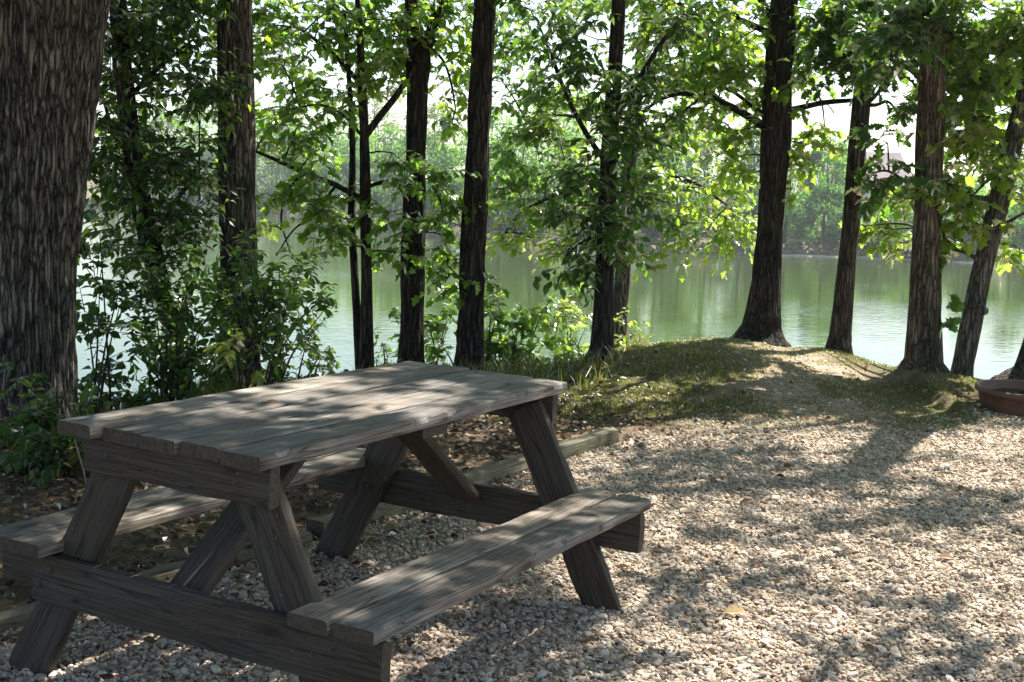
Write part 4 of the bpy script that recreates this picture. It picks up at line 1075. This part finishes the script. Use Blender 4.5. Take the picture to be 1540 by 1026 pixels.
shrub('seedling_tree', 'thin leafy seedling between the two very dark trunks', 660, 565, 10.8,
      [(672, 495, 18, 16), (655, 510, 16, 12), (675, 530, 14, 18), (645, 490, 10, 8), (680, 462, 10, 12), (650, 545, 16, 8)], L_MID, T_MAPLE, .08, 85, cat='sapling')
shrub('seedling_tree', 'upright leafy sapling touching the right side of the dark trunk behind the table', 745, 570, 10.7,
      [(738, 445, 14, 16), (745, 480, 16, 16), (735, 505, 18, 14), (750, 530, 18, 16), (730, 545, 16, 14)], L_MID, T_MAPLE, .085, 120, cat='sapling')
shrub('shrub', 'broad leaved shrub in the gap right of the dark trunk behind the table', 785, 575, 10.9,
      [(780, 520, 38, 22), (760, 550, 36, 18, 3), (800, 545, 34, 20), (790, 480, 24, 12), (770, 495, 20, 14), (815, 470, 12, 12), (740, 555, 30, 14)], L_MID, T_MAPLE, .10, 120)
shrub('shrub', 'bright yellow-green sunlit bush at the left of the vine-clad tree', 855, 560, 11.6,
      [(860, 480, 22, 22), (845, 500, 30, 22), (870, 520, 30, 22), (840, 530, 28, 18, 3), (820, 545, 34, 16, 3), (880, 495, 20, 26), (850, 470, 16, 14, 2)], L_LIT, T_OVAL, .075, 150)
shrub('shrub', 'low glowing bush peeping out at the right of the vine-clad tree', 945, 530, 12.0,
      [(940, 500, 12, 14, 2), (945, 518, 20, 8, 2), (935, 480, 10, 10)], L_LIT, T_OVAL, .06, 120)
shrub('herb_plant', 'weedy dark plants growing at the shaded left foot of the mound', 800, 600, 10.0,
      [(790, 575, 40, 12, 3), (840, 570, 36, 10, 3), (870, 555, 24, 8)], L_MID, T_OVAL, .045, 150, cat='plant')
# dry stalks left of the table
M_DRY = simple_mat('dry twig', (.3, .24, .18), .8)
for pts, lb in [([(112, 660, 6.1), (128, 715, 6.05), (135, 765, 6.0)], 'thin pale dry stalk hanging down in the bush behind the left bench'), ([(190, 690, 6.1), (172, 715, 6.05), (150, 748, 6.0)], 'straight bare twig slanting behind the near left table leg'),
                ([(0, 735, 5.9), (50, 762, 5.85), (78, 772, 5.8)], 'long dry stem lying over the leaves at the far left edge')]:
    mb = MB(); tube(mb, [at(*p) for p in pts], [.005, .004, .003], k=6)
    tag(mb.build('dry_twig', M_DRY, None, True), lb, 'twig', 'dry twigs in the undergrowth')
mb = MB()
g0, g1 = on_z(332, 842, .02), on_z(388, 822, .05); tube(mb, [g0, (g0 + g1) / 2, g1], [.02, .022, .018], k=8, ridge=.004, rows_per_m=40)
tag(mb.build('fallen_branch', M_BARKG, None, True), 'short grey stick lying on the ground under the table', 'branch')

# ------------------------------------------------------------------ far shore
def far_tree(name, label, x, y, h, rad, leafm, grp, seed, conifer=False, low=.1, nf=4200, fs=.26):
    rg = np.random.default_rng(seed)
    z0 = float(ground_z(x, y)); root = empty(name, (x, y, z0)); tag(root, label, 'tree', grp)
    mb = MB(); tube(mb, [(x, y, z0 - .3), (x + rg.normal(0, .2), y, z0 + h * .4), (x + rg.normal(0, .4), y, z0 + h * .92)], [.16, .10, .02], k=7)
    lob = []
    nl = 26 if not conifer else 40
    for i in range(nl):
        t = rg.uniform(low, 1)
        if conifer: rr = rad * (1.02 - t) ; a_ = rg.uniform(0, 6.28); c = np.array([math.cos(a_) * rr * .6, math.sin(a_) * rr * .6, t * h]); sz = np.array([.5 * rr + .3, .5 * rr + .3, .28])
        else:
            prof_ = math.sin(min(1, (t - low) / (1 - low) * .85 + .15) * math.pi) ** .6; a_ = rg.uniform(0, 6.28); rr = rad * prof_ * rg.uniform(.4, 1)
            c = np.array([math.cos(a_) * rr, math.sin(a_) * rr, t * h * .9]); sz = np.array([1, 1, .7]) * rg.uniform(.5, 1.0) * rad * .45
        lob.append((c, sz))
        if i % 5 == 0: prisms(mb, np.array([[x, y, z0 + max(.3, c[2] - .8)]]), (c + [x, y, z0])[None], .07, .03)
    setparent(mb.build('trunk', M_BARKG, None, True), root)
    mb = MB(); per = nf // nl
    for c, sz in lob:
        q = norm(rg.normal(0, 1, (per, 3))) * rg.uniform(.35, 1, (per, 1)) ** .5
        P = c + q * sz + [x, y, z0]
        put_leaves(mb, P, q * [1, 1, .4] + rg.normal(0, .5, (per, 3)) + [0, 0, -.2], [0, 0, 1.] + q * .8 + rg.normal(0, .4, (per, 3)), fs * rg.uniform(.6, 1.5, per), T_LOW, 0)
    setparent(mb.build('crown', leafm, None), root)


rg = np.random.default_rng(21)
FG = 'trees crowding the far shore'
def shore_y(x): return float(np.interp(x, far_x, far_y))
spec = []
fx = -52.0
while fx < 62:
    yb = shore_y(fx); pxx = 770 + F * fx / yb
    dist = yb
    # wanted sky line in photo pixels
    tp = np.interp(pxx, [60, 400, 560, 700, 820, 1000, 1120, 1220, 1330, 1450, 1700], [150, 150, 165, 165, 160, 150, 165, 195, 268, 262, 262])
    hz = 283 + .028 * (pxx - 770)
    for row, (dy, k) in enumerate(((2.0, .55), (7, .8), (14, 1.0))):
        yy = yb + dy + rg.uniform(-1, 1.5); h = ((hz - tp) / F * yy + CH - float(ground_z(fx, yy))) * k * rg.uniform(.93, 1.2)
        if pxx > 1270 and pxx < 1400: h *= .8 if row == 2 else .85
        xx = fx + rg.uniform(-1, 1) + row * 1.1
        if h > 1.5: spec.append((xx, yy, h, row, pxx))
    fx += 2.9 * (yb / 85) ** .6 * rg.uniform(.85, 1.2)
print('far trees', len(spec))
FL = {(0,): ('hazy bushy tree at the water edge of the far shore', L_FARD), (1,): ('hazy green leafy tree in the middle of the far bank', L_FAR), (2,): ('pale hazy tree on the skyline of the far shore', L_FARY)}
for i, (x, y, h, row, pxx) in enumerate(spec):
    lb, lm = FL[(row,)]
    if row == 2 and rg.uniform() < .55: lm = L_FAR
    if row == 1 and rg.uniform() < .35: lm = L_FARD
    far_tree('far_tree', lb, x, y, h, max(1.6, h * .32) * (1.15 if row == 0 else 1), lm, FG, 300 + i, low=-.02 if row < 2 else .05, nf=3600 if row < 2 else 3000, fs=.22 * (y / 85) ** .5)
for (px, yy, tp, lb) in [(662, 118, 178, 'tall pale pointed conifer on the far skyline between the two dark centre trunks'), (1215, 99, 232, 'dark pointed conifer on the far shore right of the mound tree')]:
    x = (px - 770) / F * yy; h = (283 + .028 * (px - 770) - tp) / F * yy + CH - float(ground_z(x, yy))
    far_tree('conifer_tree', lb, x, yy, h, h * .3, L_FAR, 'conifers on the far shore', 900 + px, True, nf=4200)

# sandy strip and stones at the far water edge
M_SAND = simple_mat('shore sand', (.42, .36, .28), .9, bscale=3)
mb = MB()
for x0, x1, wd, z_ in [(-24, -14, 1.6, .25), (17, 40, .35, .05)]:
    xs_ = np.linspace(x0, x1, 60); V = []
    for x in xs_:
        y0 = shore_y(x); e = wd * math.sin((x - x0) / (x1 - x0) * math.pi) ** .4 * (1 + .5 * math.sin(x * 1.7)) + .05
        V += [(x, y0 - .5, WATER - .08), (x, y0 - .2 + .2 * math.sin(x * 2.3), WATER + .06), (x, y0 + e, WATER + z_ + .14 * e)]
    fs = [[i * 3 + j, (i + 1) * 3 + j, (i + 1) * 3 + j + 1, i * 3 + j + 1] for i in range(59) for j in range(2)]
    mb.add(V, [np.array(fs)])
tag(mb.build('shore_sand', M_SAND, None, True), 'pale sandy strips along the far water edge', kind='structure')

# long brown building on the rise across the lake
M_BRICK = simple_mat('brown wall', (.17, .135, .13), .9, bscale=.6)
M_TRIM = simple_mat('pale trim', (.7, .68, .66), .7, bscale=2)
yb = 128.0
p0 = at(1232, 268, yb); p1 = at(1368, 273, yb); zt = at(1300, 226, yb)[2]; zb = p0[2]
bl = empty('warehouse_building', ((p0[0] + p1[0]) / 2, yb + 5, zb - 1.5)); tag(bl, 'long low brown building on the rise beyond the lake, seen between the right hand trunks', 'building')
def boxmesh(name, x0, x1, y0, y1, z0, z1, mat, par):
    mb = MB(); V = [(x, y, z) for z in (z0, z1) for x, y in ((x0, y0), (x1, y0), (x1, y1), (x0, y1))]
    mb.add(V, [[(0, 1, 5, 4), (1, 2, 6, 5), (2, 3, 7, 6), (3, 0, 4, 7), (4, 5, 6, 7), (3, 2, 1, 0)]])
    o = mb.build(name, mat); setparent(o, par); return o
boxmesh('wall', p0[0] + .2, p1[0] - .2, yb + .3, yb + 10, zb - 2, zb, M_TRIM, bl)
mb = MB()
V = []
for x in np.linspace(p0[0] - .3, p1[0] + .3, 18):
    V += [(x, yb - .2, zb), (x, yb + 4.6, zt), (x, yb + 10.4, zb)]
fs = []
for i in range(17):
    for j in range(2): fs.append([i * 3 + j, (i + 1) * 3 + j, (i + 1) * 3 + j + 1, i * 3 + j + 1])
mb.add(V, [np.array(fs), np.array([[0, 1, 2], [53, 52, 51]])])
o = mb.build('roof', M_BRICK); setparent(o, bl)
boxmesh('gutter', p0[0] - .35, p1[0] + .35, yb - .42, yb - .21, zb - .22, zb + .0, M_TRIM, bl)

# ------------------------------------------------------------------ haze
mt, n, out = newmat('haze air')
v = N(n, 'ShaderNodeVolumePrincipled'); v.inputs['Color'].default_value = (.86, .93, 1, 1); v.inputs['Density'].default_value = .0006; v.inputs['Anisotropy'].default_value = .3
n.links.new(v.outputs[0], out.inputs['Volume'])
mb = MB(); x0, x1, y0, y1, z0, z1 = -430, 430, -40, 710, -6, 26
V = [(x, y, z) for z in (z0, z1) for x, y in ((x0, y0), (x1, y0), (x1, y1), (x0, y1))]
mb.add(V, [[(0, 1, 5, 4), (1, 2, 6, 5), (2, 3, 7, 6), (3, 0, 4, 7), (4, 5, 6, 7), (3, 2, 1, 0)]])
hz = mb.build('haze', mt); tag(hz, 'thin summer haze over the lake', 'haze', kind='stuff')
